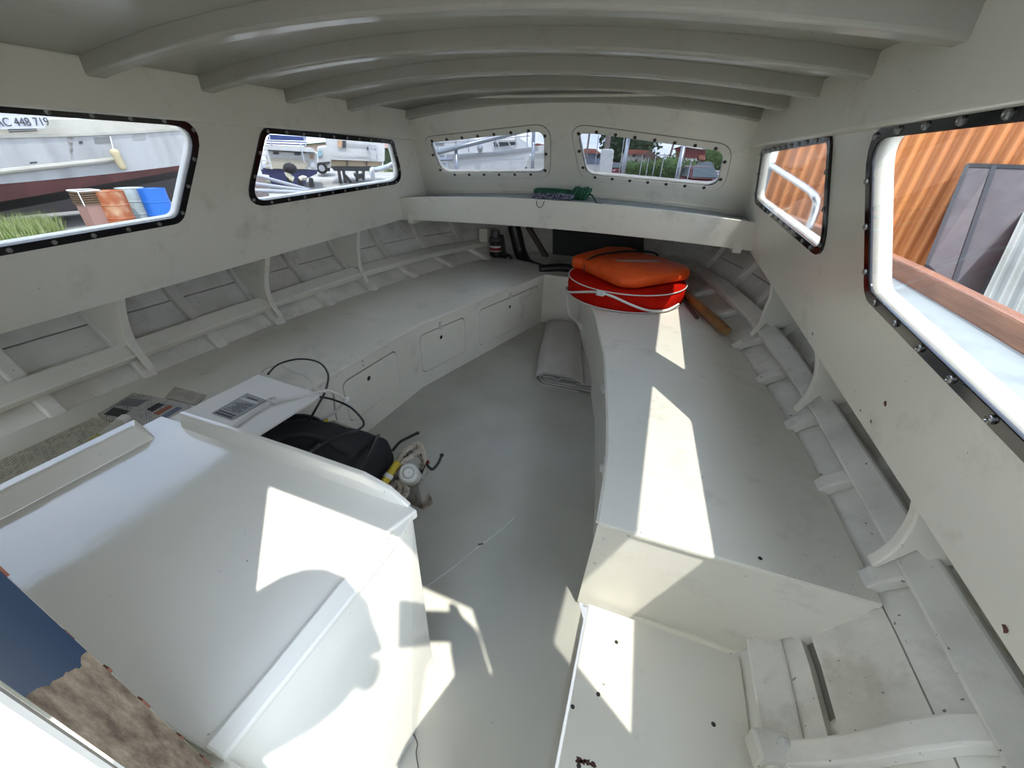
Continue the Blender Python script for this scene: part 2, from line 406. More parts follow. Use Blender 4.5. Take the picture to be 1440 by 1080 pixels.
def window(n, w, r, side, fr, label, seal=True):
    o, v, S, inn = fr
    poly = [(y, S(z)) for y, z in w]
    root = struct('window_%d' % n, o+V((0, (w[0][0]+w[1][0])/2, 0)), label)
    ro = [x+.02 for x in r] if isinstance(r, list) else r+.02
    out = rpoly(poly, ro); hole = rpoly(inset(poly, .021), r)
    base = o+inn*.001
    def fr_at(d):                  # frame whose u x v points inboard
        u = V((0, 1, 0)); nn = u.cross(v)
        return (o+inn*d, u, v) if nn.dot(inn) > 0 else (o+inn*(d), -u, v)
    flip = V((0, 1, 0)).cross(v).dot(inn) < 0
    fx = (lambda P: [(-a, b) for a, b in P]) if flip else (lambda P: P)
    plate('pane', fx(rpoly(inset(poly, .012), r)), [], .004, fr_at(.0), M['glass'] if side > 0 else M['glass_port'], root)
    plate('seal', fx(out), [fx(hole)], .0075, fr_at(-.001), M['seal'], root, bevel=.002)
    c = rpoly(inset(poly, .011), r)
    for p in along(c, .088, .03):
        q = o+V((0, p.x, 0))+v*p.y+inn*.006
        MB().lathe([(.0062, 0), (.0062, .0035), (.0045, .0055), (.0028, .006), (.0018, .0042)], q, inn, 10).build('screw', M['screw'], root)
fr = cabin_side(-1, 'wall_left', lambda z: .640+.025*z, [(W_AFT_L, [.02, .055, .035, .02]), (W_FWD_L, [.035, .035, .06, .05])])
window(1, W_AFT_L, [.02, .055, .035, .02], -1, fr, 'long port window with black seal, aft one, looking onto the old ship hull and barrels')
window(2, W_FWD_L, [.035, .035, .06, .05], -1, fr, 'smaller port window with black seal, forward one, looking onto moored boats')
fr = cabin_side(1, 'wall_right', lambda z: .585+.04*z, [(W_AFT_R, [.02, .045, .035, .02]), (W_FWD_R, [.025, .03, .035, .05])])
window(3, W_AFT_R, [.02, .045, .035, .02], 1, fr, 'large starboard window with black seal facing the rusty sheet wall')
window(4, W_FWD_R, [.025, .03, .035, .05], 1, fr, 'small starboard window with black seal forward, showing the grab rail')

# front bulkhead with the two windscreen panes
def front_wall():
    o = V((0, 2.46, 1.0)); v = V((0, -.7, 1)).normalized(); u = V((1, 0, 0)); k = math.hypot(1, .7)
    n_in = V((0, -1, -.7)).normalized()       # towards the cabin
    S = lambda z: (z-1.0)*k
    root = struct('wall_front', (0, 2.5, .86), 'white painted forward cabin wall with two small windscreen panes')
    wl = [(-.806, 1.126), (-.106, 1.190), (-.130, .997), (-.806, .968)]
    wr = [(.072, 1.190), (.778, 1.120), (.797, .966), (.118, .996)]
    rl = [.025, .045, .045, .07]; rr = [.04, .06, .05, .06]
    P = lambda w: [(x, S(z)) for x, z in w]
    out = [(-1.02, S(.78)), (1.02, S(.78)), (.90, S(1.33)), (-.90, S(1.33))]
    th = .028
    plate('front_board', out, [rpoly(P(wl), rl), rpoly(P(wr), rr)], th, (o, u, v) if u.cross(v).dot(n_in) < 0 else (o-n_in*(-0)+n_in*(-th), u, v), M['white'], root)
    # base trim with camber
    rings = []
    for i in range(21):
        x = lerp(-.935, .935, i/20); c = .038*(1-(x/.95)**2); z0 = .812+c; z1 = .850+c
        yb = lambda z: 2.46-.7*(z-1.0)
        rings.append([V((x, yb(z0)-.020, z0)), V((x, yb(z0)+.01, z0)), V((x, yb(z1)+.01, z1)), V((x, yb(z1)-.018, z1))])
    MB().loft(rings).build('base_trim', M['white'], root, bevel=.004)
    for n, w, r, lab in ((5, wl, rl, 'left windscreen pane with rusty dark screws, looking onto the white yacht'), (6, wr, rr, 'right windscreen pane with rusty dark screws, looking onto houses and cars')):
        wroot = struct('window_%d' % n, o+V((sum(p[0] for p in w)/4, 0, 0)), lab)
        poly = P(w); bigp = rpoly(inset(poly, -.036), [a+.035 for a in r])
        fri = (o, -u, v) if (-u).cross(v).dot(n_in) > 0 else (o, u, v)
        fx = (lambda Q: [(-a, b) for a, b in Q]) if fri[1].x < 0 else (lambda Q: Q)
        plate('pane', fx(rpoly(inset(poly, -.034), [a+.033 for a in r])), [], .003, fri, M['glass_front'], wroot)
        rim = plate('frame', fx(bigp), [fx(rpoly(inset(poly, -.002), r))], .0055, (fri[0]-n_in*.0005, fri[1], fri[2]), M['white'], wroot, bevel=.0015)
        plate('frame_seam', fx(rpoly(inset(poly, -.0385), [a+.0375 for a in r])), [fx(bigp)], .0015, fri, M['seam'], wroot)
        for p in along(rpoly(inset(poly, -.012), [a+.012 for a in r]), .098, .05):
            q = o+u*p.x+v*p.y+n_in*.0045
            MB().lathe([(.0085, 0), (.0085, .003), (.006, .006), (.002, .0065)], q, n_in, 10).build('screw', M['screw_dark'], wroot)
front_wall()

# roof: cambered ceiling and deck beams
def zbeam(x): return 1.302-.067*(x/.86)**2
def ceiling():
    rings = []
    for y in (.02, .6, 1.2, 1.8, 2.32):
        top = [V((x, y, zbeam(x)+.040)) for x in [-.98+.07*i for i in range(29)]]
        rings.append(top+[p+V((0, 0, .025)) for p in reversed(top)])
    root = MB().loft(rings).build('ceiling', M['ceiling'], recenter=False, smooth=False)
    for p in root.data.polygons: p.use_smooth = abs(p.normal.y) < .5
    props(root, 'cambered white painted cabin roof carried on curved beams', kind='structure')
    for y, w, dz in ((.80, .045, 0), (1.095, .045, 0), (1.42, .042, 0), (1.765, .040, 0), (2.235, .07, .004)):
        rings = []
        for i in range(33):
            x = lerp(-.885, .885, i/32); z = zbeam(x)-dz*0; t = z+.045
            yy = y+(0 if w < .06 else -.0)
            rings.append([V((x, yy, z)), V((x, yy+w, z)), V((x, yy+w, t)), V((x, yy, t))])
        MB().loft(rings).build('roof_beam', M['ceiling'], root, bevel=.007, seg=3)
ceiling()

# aft: port half bulkhead whose edge is the companionway jamb, and an unseen starboard one cut to shape the sun
def bulkheads():
    jamb = mat('worn_blue_jamb', (.012, .045, .11, 1), .25)
    nt = jamb.node_tree; N = nt.nodes.new; L = nt.links.new; b = nt.nodes['Principled BSDF']
    tc = N('ShaderNodeTexCoord'); sep = N('ShaderNodeSeparateXYZ'); L(tc.outputs['Object'], sep.inputs[0])
    nz = N('ShaderNodeTexNoise'); nz.inputs['Scale'].default_value = 30; nz.inputs['Detail'].default_value = 8
    mp = N('ShaderNodeMapping'); mp.inputs['Scale'].default_value = (3, 1.2, .5); L(tc.outputs['Object'], mp.inputs[0]); L(mp.outputs[0], nz.inputs['Vector'])
    m1 = N('ShaderNodeMath'); m1.operation = 'MULTIPLY_ADD'; L(nz.outputs[0], m1.inputs[0]); m1.inputs[1].default_value = .12; L(sep.outputs['Z'], m1.inputs[2])
    gt = N('ShaderNodeMath'); gt.operation = 'GREATER_THAN'; L(m1.outputs[0], gt.inputs[0]); gt.inputs[1].default_value = .905
    n2 = N('ShaderNodeTexNoise'); n2.inputs['Scale'].default_value = 38; n2.inputs['Detail'].default_value = 12; n2.inputs['Roughness'].default_value = .72; mp2 = N('ShaderNodeMapping'); mp2.inputs['Scale'].default_value = (1, 4, .7); L(tc.outputs['Object'], mp2.inputs[0]); L(mp2.outputs[0], n2.inputs['Vector'])
    r = N('ShaderNodeValToRGB'); r.color_ramp.elements[0].position = .38; r.color_ramp.elements[1].position = .68
    r.color_ramp.elements[0].color = (.050, .032, .017, 1); r.color_ramp.elements[1].color = (.19, .145, .095, 1); L(n2.outputs[0], r.inputs[0])
    mx = N('ShaderNodeMix'); mx.data_type = 'RGBA'; L(gt.outputs[0], mx.inputs[0]); L(r.outputs[0], mx.inputs[6]); mx.inputs[7].default_value = (.006, .020, .045, 1)
    L(mx.outputs[2], b.inputs['Base Color'])
    rr = N('ShaderNodeMapRange'); L(gt.outputs[0], rr.inputs[0]); rr.inputs[3].default_value = .75; rr.inputs[4].default_value = .22; L(rr.outputs[0], b.inputs['Roughness'])
    root = struct('wall_aft', (0, 0, 0), 'aft bulkhead with the companionway opening, its jamb edge worn from blue paint to bare wood')
    MB().box(-.97, .0, -.02, .268, .027, 1.33).build('port_bulkhead', M['white'], root)
    MB().box(.268, .0, .50, .274, .0262, 1.32).build('jamb_edge', jamb, root)
    chips = MB(); random.seed(3)
    z = .52
    orange = mat('orange_primer_chip', (.15, .05, .025, 1), .7)
    while z < 1.25:
        h = random.uniform(.004, .02); w = random.uniform(.0006, .0018)
        chips.hexa([(.2685, .026, z), (.2735, .026, z), (.2735, .026+w, z), (.2685, .026+w, z)], [(.2685, .026, z+h), (.2738, .026, z+h), (.2738, .026+w, z+h), (.2685, .026+w, z+h)])
        z += h+random.uniform(.004, .06)
    chips.build('paint_chips', orange, root)['kind'] = 'stuff'
    MB().box(.24, -.055, .45, .276, -.0015, 1.33).build('jamb_trim', M['console'], root, bevel=.004)
    MB().prism([V((x, .0, z)) for x, z in ((.97, 0), (.40, 0), (.44, .50), (.56, .74), (.65, .92), (.70, .99), (.745, .95), (.768, .93), (.775, 1.33), (.97, 1.33))], (0, .03, 0)).build('starboard_shading_bulkhead', M['white'], root)  # unseen; stepped edge shaped to keep sun off the floor but for a streak
bulkheads()
# cockpit behind the camera: sole and coamings, open to the sky
def cockpit():
    root = struct('cockpit', (0, -.8, 0), 'open white cockpit behind the companionway')
    MB().box(-.95, -1.45, .40, -.35, -.002, .44).build('side_seat', M['grey'], root)
    MB().box(.70, -1.45, .40, .98, -.002, .44).build('side_seat', M['grey'], root)
    MB().box(-1.1, -1.5, -.05, 1.1, -1.46, .75).build('transom', M['grey'], root)
cockpit()

# ground, outside
gm = mat('concrete_ground', (.42, .40, .36, 1), .9, col2=(.30, .29, .25, 1), nscale=.35, lo=.35, hi=.65, bump=.2, bscale=3)
props(MB().add([(-160, -60, -.85), (160, -60, -.85), (160, 200, -.85), (-160, 200, -.85)], [(0, 1, 2, 3)]).build('ground', gm, recenter=False), 'pale concrete hard standing of the boatyard', kind='structure')
#PART2
# ------------------------------------------------------------------ forward shelf
def shelf():
    t = thing('shelf', (0, 2.35, .70), 'white painted shelf with deep front board under the windscreen', 'shelf')
    rings = []
    for i in range(25):
        x = lerp(-1.0, 1.0, i/24); c = 1-(x/.98)**2; zt = .832+.040*c; zb = .694+.024*c
        yt = 2.27-.010*c; yb = 2.31
        xb = x*1.035
        rings.append([V((xb, yb, zb)), V((xb, yb+.02, zb)), V((x, yt+.02, zt)), V((x, yt, zt))])
    MB().loft(rings).build('front_board', M['white'], t, bevel=.003)
    rings = []
    for i in range(25):
        x = lerp(-.97, .97, i/24); c = 1-(x/.98)**2; z = .829+.040*c
        rings.append([V((x, 2.28, z)), V((x, 2.59, z-.015)), V((x, 2.59, z-.035)), V((x, 2.28, z-.02))])
    MB().loft(rings).build('shelf_top', M['white'], t)
    MB().box(-.97, 2.30, .68, -.93, 2.55, .80).build('bracket', M['white'], t)
    MB().box(.93, 2.30, .68, .97, 2.55, .80).build('bracket', M['white'], t)
shelf()

# ------------------------------------------------------------------ benches
ZB = .36
def hull_edge(side, y): return side*(hx(y, ZB)-.012)
def bench_top(y0, y1, front, side, name, parent, m):
    ys = [lerp(y0, y1, i/16) for i in range(17)]
    fr = [V((interp([p[1] for p in front], [p[0] for p in front], y), y, ZB-.014)) for y in ys]
    bk = [V((hull_edge(side, y), y, ZB-.014)) for y in ys]
    rings = []
    for a, b in zip(fr, bk):
        a = a-V((side*.006, 0, 0))
        rings.append([a, b, b+V((0, 0, .014)), a+V((0, 0, .014))])
    return MB().loft(rings).build(name, m, parent, bevel=.0025)
PORT = [(-.50, -.6), (-.505, .3), (-.51, .96), (-.47, 1.515), (-.139, 2.652), (-.139, 2.75)]
STBD = [(.558, .655), (.55, .87), (.52, 1.10), (.447, 1.54), (.324, 2.04), (.20, 2.40), (.139, 2.652), (.139, 2.75)]
def rot_frame(a, b):               # vertical panel running a -> b; outward normal to the right of travel
    d = V((b[0]-a[0], b[1]-a[1], 0)); L = d.length; d.normalize()
    return V((a[0], a[1], 0)), d, L
def latch(parent, o, d, n, s, z, tall=.034):
    b = MB()
    c = o+d*s+V((0, 0, z))
    def bx(ds, z0, z1, t0, t1):
        q = lambda t: [c+d*-ds+V((0, 0, z0))+n*t, c+d*ds+V((0, 0, z0))+n*t, c+d*ds+V((0, 0, z1))+n*t, c+d*-ds+V((0, 0, z1))+n*t]
        b.hexa(q(t0), q(t1))
    bx(.009, -tall*.6, tall*.6, 0, .007); bx(.005, -tall*.4, tall*.1, .007, .015)
    return b.build('latch', M['bronze'], parent, bevel=.001)
def port_bench():
    t = thing('storage_bench', (-.75, 1.5, 0), 'long white port side bench with three lift-out locker doors', 'bench')
    bench_top(-.0, 1.512, PORT, -1, 'top_panel', t, M['white'])
    bench_top(1.516, 2.70, PORT, -1, 'top_panel', t, M['white'])
    segs = [((-.505, .3), (-.51, .96), []), ((-.51, .96), (-.47, 1.515), [(.055, .392, .098, .298, .20, .242, False)]),
            ((-.47, 1.515), (-.139, 2.652), [(.012, .352, .078, .296, .163, .235, True), (.475, 1.122, .062, .298, .785, .232, True)])]
    for a, b, doors in segs:
        o, d, L = rot_frame(a, b); n = V((d.y, -d.x, 0)); up = V((0, 0, 1))
        # panel thickens along u x v; put the outer face on the line
        th = .012; u, v = d, up; nn = u.cross(v)
        base = o-n*th if nn.dot(n) > 0 else o
        outer = [(0, 0), (L, 0), (L, ZB-.014), (0, ZB-.014)]
        holes = [rpoly([(s0, z0), (s1, z0), (s1, z1), (s0, z1)], .032) for s0, s1, z0, z1, hs, hz, lt in doors]
        plate('front_panel', outer, holes, th, (base, u, v), M['white'], t)
        for s0, s1, z0, z1, hs, hz, lt in doors:
            g = .0042
            hole = [(hs+.0115*math.cos(2*PI*k/16), hz+.0115*math.sin(2*PI*k/16)) for k in range(16)]
            dr = plate('door', rpoly([(s0+g, z0+g), (s1-g, z0+g), (s1-g, z1-g*1.8), (s0+g, z1-g*1.8)], .030), [hole], th*.5, (base+n*(th*.5-.0005) if u.cross(v).dot(n) > 0 else o-n*.0005, u, v), M['white'], t, bevel=.0012)
            bq = [o+d*(s0-.004)+V((0, 0, z0-.004))-n*.0062, o+d*(s1+.004)+V((0, 0, z0-.004))-n*.0062, o+d*(s1+.004)+V((0, 0, z1+.004))-n*.0062, o+d*(s0-.004)+V((0, 0, z1+.004))-n*.0062]
            for e0, e1 in ((0, 1), (1, 2), (2, 3), (3, 0)):
                c_ = (bq[0]+bq[2])/2; MB().prism([bq[e0], bq[e1], bq[e1].lerp(c_, .12), bq[e0].lerp(c_, .12)], -n*.004).build('door_gap_dark_backing', M['seam'], dr)  # dark backing strips added so the gaps round the door look shaded
            MB().lathe([(.0118, -.03), (.0118, .0), (.0, .0)], o+d*hs+V((0, 0, hz))-n*.004, n, 16).build('finger_hole', M['dark'], dr)
            if lt: latch(t, o, d, n, hs-.004, z1+.008)
            else:
                for zz in (z1+.018, z1+.036): MB().lathe([(.003, 0), (.0022, .002)], o+d*(hs-.02)+V((0, 0, zz)), n, 8).build('screw', M['screw_dark'], t)
        k = 0
        s = .04
        while s < L:
            for z in (ZB-.024, .022):
                MB().lathe([(.0032, 0), (.0026, .0016), (.0005, .0018)], o+d*s+V((0, 0, z)), n, 8).build('screw', M['bronze'], t)
            s += .145
    # half-round edging along the front top
    pts = [V((x+.007, y, ZB-.007)) for x, y in PORT[1:-1]]
    MB().tube(pts, .006, 8).build('edging', M['white'], t)
port_bench()
def starboard_bench():
    t = thing('storage_bench', (.8, 1.5, 0), 'white starboard side bench whose end panel faces the camera', 'bench')
    bench_top(.648, 2.70, STBD, 1, 'top_panel', t, M['white'])
    for a, b in zip(STBD[:-2], STBD[1:-1]):
        o, d, L = rot_frame(a, b); n = V((-d.y, d.x, 0))
        base = o+V((0, 0, 0))
        q = [o, o+d*L, o+d*L+V((0, 0, ZB-.014)), o+V((0, 0, ZB-.014))]
        MB().prism(q, -n*.012).build('front_panel', M['white'], t)
    pts = [V((x-.006, y, ZB-.008)) for x, y in STBD[:-1]]
    MB().tube(pts, .0055, 8).build('edging', M['white'], t)
    # end panel, cut out over the bilge stringer
    y = .655
    poly = [(.552, ZB-.014), (.540, .012), (.935, .012), (.955, .062), (1.018, .165), (1.054, .150), (1.108, .345), (1.108, ZB-.014)]
    MB().prism([V((x, y, z)) for x, z in poly], (0, .012, 0)).build('end_panel', M['white'], t, bevel=.0015)
    MB().box(.553, .646, ZB-.014, 1.104, .66, ZB-.002).build('end_edging', M['white'], t, bevel=.003)
    for x, z in ((.572, .30), (.625, .335), (.565, .20)):
        MB().lathe([(.0045, 0), (.0035, .002), (.0008, .0022)], (x, y, z), (0, -1, 0), 10).build('screw', M['bronze'], t)
    for s, (a, b) in ((.5, ((.50, 1.22), (.447, 1.54))), (.5, ((.553, .80), (.53, 1.02)))):
        o, d, L = rot_frame(a, b); n = V((-d.y, d.x, 0)); latch(t, o+n*.001, d, n, L*s, .30, .05)
    MB().lathe([(.0045, 0), (.003, .0012), (.0006, .0008)], (0.896, 0.677, 0.36), (0, 0, 1), 10).build('screw_hole', M['dark'], t)
starboard_bench()
# transverse panel closing the foot well
# forepeak bulkhead
fb = MB().prism([V((x, 3.36, z)) for x, z in ((-.60, .0), (.60, .0), (.68, .77), (0, .84), (-.68, .77))], (0, .02, 0)).build('wall_forepeak', M['white_worn'])
props(fb, 'dim white bulkhead far forward under the shelf', kind='structure')
t = MB().box(-.15, 2.655, 0, .20, 2.668, ZB-.002).build('trim_1', M['white'])
props(t, 'white upright panel closing the forward end of the foot well', kind='structure')

# ------------------------------------------------------------------ low step box beside the starboard bench
def step():
    t = thing('step_box', (.75, .3, 0), 'low white step box on the floor at the end of the starboard bench', 'step')
    MB().hexa([(.572, -.35, .034), (.945, -.35, .034), (.945, .640, .034), (.572, .640, .034)],
              [(.572, -.35, .046), (.945, -.35, .046), (.945, .640, .046), (.572, .640, .046)]).build('top_panel', M['white'], t, bevel=.002)
    MB().box(.576, -.34, .0, .588, .63, .034).build('side_panel', M['white'], t)
    MB().box(.925, -.34, -.06, .94, .63, .034).build('side_panel', M['white'], t)
    for p in ((0.654, 0.568, 0.046), (0.628, 0.442, 0.046), (0.872, 0.474, 0.046), (0.61, 0.308, 0.046), (0.578, 0.399, 0.046)):
        MB().lathe([(.0048, 0), (.0035, .0012), (.0006, .0008)], p, (0, 0, 1), 10).build('screw_hole', M['screw_dark'], t)
    ch = MB(); random.seed(5)
    for k in range(4):
        p = V((0.62, 0.315, 0.046))+V((-.012+.009*k, .002*k+random.uniform(-.004, .004), 0)); rr = [random.uniform(.003, .008) for i in range(11)]
        ch.prism([p+V((math.cos(2*PI*i/11)*rr[i]*1.2, math.sin(2*PI*i/11)*rr[i]*.8, 0)) for i in range(11)], (0, 0, .0004))
    ch.build('paint_chip', M['rust'] if 'rust' in M else mat('rusty_chip', (.06, .025, .015, 1), .8), t)['kind'] = 'stuff'
step()

# ------------------------------------------------------------------ bilge timbers on the starboard side
def bilge():
    root = struct('trim_2', (1.0, .4, -.1), 'bilge stringer and floor timber on the starboard side')
    MB().beam((.985, -.5, .095), (.985, .70, .10), .075, .05, (-.45, 0, 1)).build('bilge_stringer', M['white_worn'], root, bevel=.006)
    MB().beam((.93, -.5, -.02), (.93, .72, -.02), .10, .03, (-.3, 0, 1)).build('bilge_plank', M['white_worn'], root)
    # floor timber crossing to the hull
    a = V((0.925, 0.436, 0.1)); b = V((1.047, 0.464, 0.1))
    f = MB().beam(a, b, .052, .055, (-.05, 0, 1)).build('floor_timber', M['white_worn'], root, bevel=.006)
    MB().loft([[V((x, y-.028, z-.05)), V((x, y+.028, z-.05)), V((x, y+.028, z+.008)), V((x, y-.028, z+.008))] for x, y, z in ((b.x-.004, b.y+.004, .118), (1.06, b.y+.02, .165), (1.12, b.y+.035, .25), (1.17, b.y+.045, .37), (1.20, b.y+.05, .44))]).build('floor_timber', M['white_worn'], root, bevel=.006)
    MB().lathe([(.013, 0), (.013, .002), (.008, .003), (.008, .009), (.004, .011)], V((0.975, 0.452, 0.128)), (-.05, 0, 1), 12).build('bolt', M['bronze'], f)
bilge()

# ------------------------------------------------------------------ console (engine box) at the left
def console():
    t = thing('engine_box', (-.07, .2, 0), 'white box table at lower left with raised edge fiddles and clipped corner', 'console')
    H = .58
    top = [(-.40, .035), (.232, .035), (.238, .10), (.240, .315), (.262, .372), (.19, .392), (-.32, .40), (-.40, .40)]
    MB().prism([V((x, y, H-.018)) for x, y in top], (0, 0, .018)).build('top_panel', M['console'], t, bevel=.003)
    # rims
    r = MB()
    rings = []
    for x, y, h, w in ((-.318, .402, .033, .016), (-.2, .400, .034, .018), (0, .395, .034, .018), (.15, .390, .033, .018), (.205, .386, .022, .016), (.245, .380, .002, .010)):
        rings.append([V((x, y-w, H-.002)), V((x, y, H-.002)), V((x, y, H+h)), V((x, y-w*.55, H+h)), V((x, y-w*.8, H+h*.6))])
    r.loft(rings).build('front_fiddle', M['console'], t, bevel=.003)
    MB().hexa([(-.39, .03, H-.002), (-.338, .03, H-.002), (-.330, .345, H-.002), (-.385, .36, H-.002)],
              [(-.39, .03, H+.03), (-.365, .03, H+.03), (-.358, .335, H+.03), (-.385, .35, H+.03)]).build('side_fiddle', M['console'], t, bevel=.004)
    # starboard face: slanting panel to the floor and the corner moulding
    face = [V((.255, .036, .06)), V((.255, .190, .0)), V((.264, .240, .0)), V((.258, .352, .0)), V((.262, .358, H-.004)), V((.260, .306, H-.010)), V((.247, .1, H-.010)), V((.243, .036, H-.010))]
    MB().prism(face, (-.016, 0, 0)).build('starboard_panel', M['console'], t, bevel=.0015)
    MB().loft([[V((a, y, H-.010)), V((b_, y, H-.014)), V((b_+.001, y, H-.003)), V((a+.003, y, H+.005))] for y, a, b_ in ((.036, .221, .246), (.1, .225, .250), (.306, .232, .2635))]).build('corner_moulding', M['console'], t, bevel=.003)
    MB().box(-.38, .345, .0, .256, .357, H-.018).build('front_panel', M['console'], t)
    MB().box(-.40, .04, .0, -.385, .357, H-.018).build('port_panel', M['console'], t)
    fl = rpoly([(.10, .500), (.255, .500), (.262, .562), (.13, .566)], .018)
    MB().prism([V((x, .028, z)) for x, z in fl], (0, .012, 0)).build('aft_flap', M['white'], t, bevel=.002)
console()

#PART3
# ------------------------------------------------------------------ loose things inside
M['orange'] = mat('orange_cover', (.80, .11, .02, 1), .5, col2=(.70, .09, .016, 1), nscale=12, bump=.35, bscale=14, spec=.18)
M['red'] = mat('red_orange_case', (.46, .010, .004, 1), .6, col2=(.40, .008, .003, 1), nscale=10, bump=.1, bscale=40, spec=.03)
M['cord'] = mat('white_cord', (.62, .60, .56, 1), .6)
M['black'] = mat('black_fabric', (.012, .0125, .014, 1), .75, bump=.3, bscale=60)
M['blackplastic'] = mat('black_plastic', (.01, .01, .011, 1), .35)
M['canvas'] = mat('grey_white_tarpaulin', (.50, .475, .44, 1), .55, col2=(.43, .41, .375, 1), nscale=6, bump=.12, bscale=16)
M['rope'] = mat('old_white_rope', (.52, .47, .39, 1), .85, col2=(.36, .31, .24, 1), nscale=20)
M['yellow'] = mat('yellow_plastic', (.55, .42, .03, 1), .4)
M['wood'] = mat('old_varnished_wood', (.30, .15, .045, 1), .45, col2=(.16, .075, .02, 1), nscale=5, stretch=(1, 1, 1), bump=.1)
M['whiteplastic'] = mat('white_plastic', (.72, .71, .67, 1), .35)
M['cardwhite'] = mat('white_board_box', (.74, .73, .69, 1), .5, bump=.05, bscale=30)
M['rust'] = mat('rust', (.17, .07, .03, 1), .85, col2=(.30, .13, .06, 1), nscale=12)

def lifebuoy():
    c = V((.43, 2.43, ZB+.002)); R = .34
    t = thing('lifebuoy', c, 'round red life buoy case with white grab rope lying on the starboard bench', 'life buoy')
    n = 64
    prof = [(R*.3, .0), (R-.012, .0), (R, .006), (R+.004, .05), (R, .098), (R-.012, .104), (R*.3, .104)]
    MB().lathe(prof, c, (0, 0, 1), n).build('case', M['red'], t, smooth=True)
    for z in (.004, .100): MB().tube([c+V(((R+.004)*math.cos(2*PI*k/n), (R+.004)*math.sin(2*PI*k/n), z)) for k in range(n)], .0032, 6, True).build('piping', M['cord'], t)
    def on(px, z, r=R+.012): # point on the wall by angle
        return c+V((r*math.cos(px), r*math.sin(px), z))
    pts = [on(rad(a), z) for a, z in ((-168, .02), (-160, .012), (-145, .03), (-125, .068), (-112, .088), (-104, .09), (-95, .082), (-80, .052), (-64, .022), (-48, .014), (-38, .02), (-28, .03))]
    MB().tube(spline(pts, 5), .0065, 8).build('grab_rope', M['whiteplastic'], t, smooth=True)
    a0 = rad(-107); d = V((-math.sin(a0), math.cos(a0), 0))
    p = on(a0, .088, R+.012)
    MB().beam(p-d*.022, p+d*.022, .026, .024).build('rope_clip', M['whiteplastic'], t, bevel=.003)
    s = [on(rad(-160), .012), on(rad(-157), -.05, R+.005), on(rad(-150), -.13, R-.01), V((0.193, 2.341, 0.16)), V((0.246, 2.321, 0.098))]
    rib = spline(s, 5); b = MB(); r2 = []
    for i, q in enumerate(rib):
        w = .006+.012*min(1, max(0, (i-9)/6))*(1 if i < 18 else .4)
        r2.append([q+V((-w, 0, 0)), q+V((w, .004, 0)), q+V((w, .006, 0)), q+V((-w, .002, 0))])
    b.loft(r2).build('strap_tail', M['cord'], t)
lifebuoy()

def lifejacket():
    z = ZB+.118
    t = thing('lifejacket', (.42, 2.5, z), 'bright orange flat lifejacket with black strap lying on the red buoy', 'life jacket')
    out = [(.165, 2.42), (.41, 2.135), (.50, 2.155), (.775, 2.44), (.76, 2.56), (.58, 2.78), (.36, 2.80), (.14, 2.58)]
    o = rpoly(out, .05, 5)
    def slab(poly, z0, z1, puff):
        cx = sum(p[0] for p in poly)/len(poly); cy = sum(p[1] for p in poly)/len(poly); rings = []
        for f, zz in ((.0, z0), (.97, z0), (1.0, z0+.006), (1.01, (z0+z1)/2), (1.0, z1-.006), (.97, z1), (.9, z1+puff*.25), (.75, z1+puff*.6), (.45, z1+puff), (0.02, z1+puff)):
            rings.append([V((cx+(p[0]-cx)*f, cy+(p[1]-cy)*f, zz+.009*noise.noise(V((cx+(p[0]-cx)*f, cy+(p[1]-cy)*f, zz))*14)+.05*(p[1]-2.4)*0)) for p in poly])
        return MB().loft(rings)
    slab(o, z, z+.058, .014).build('foam_body', M['orange'], t, smooth=True)
    o2 = rpoly([(.06, 2.50), (.20, 2.47), (.50, 2.84), (.42, 2.98), (.22, 2.90)], .05, 5)
    slab(o2, z-.012, z+.05, .02).build('collar', M['orange'], t, smooth=True)
    MB().tube(spline([V((.175, 2.405, z+.004)), V((.19, 2.43, z+.06)), V((.26, 2.56, z+.077)), V((.40, 2.70, z+.08)), V((.56, 2.78, z+.07)), V((.60, 2.785, z+.02))], 5), .007, 6).build('strap', M['blackplastic'], t)
    tape = mat('grey_reflective_tape', (.42, .36, .33, 1), .35)
    MB().slab([(.355, 2.42, z+.072), (.60, 2.52, z+.072), (.585, 2.555, z+.072), (.345, 2.455, z+.072)], .0022).build('reflective_tape', tape, t)
    MB().ball((.41, 2.16, z+.03), .016, .012, .02, 8, 6).build('buckle', M['orange'], t)
lifejacket()

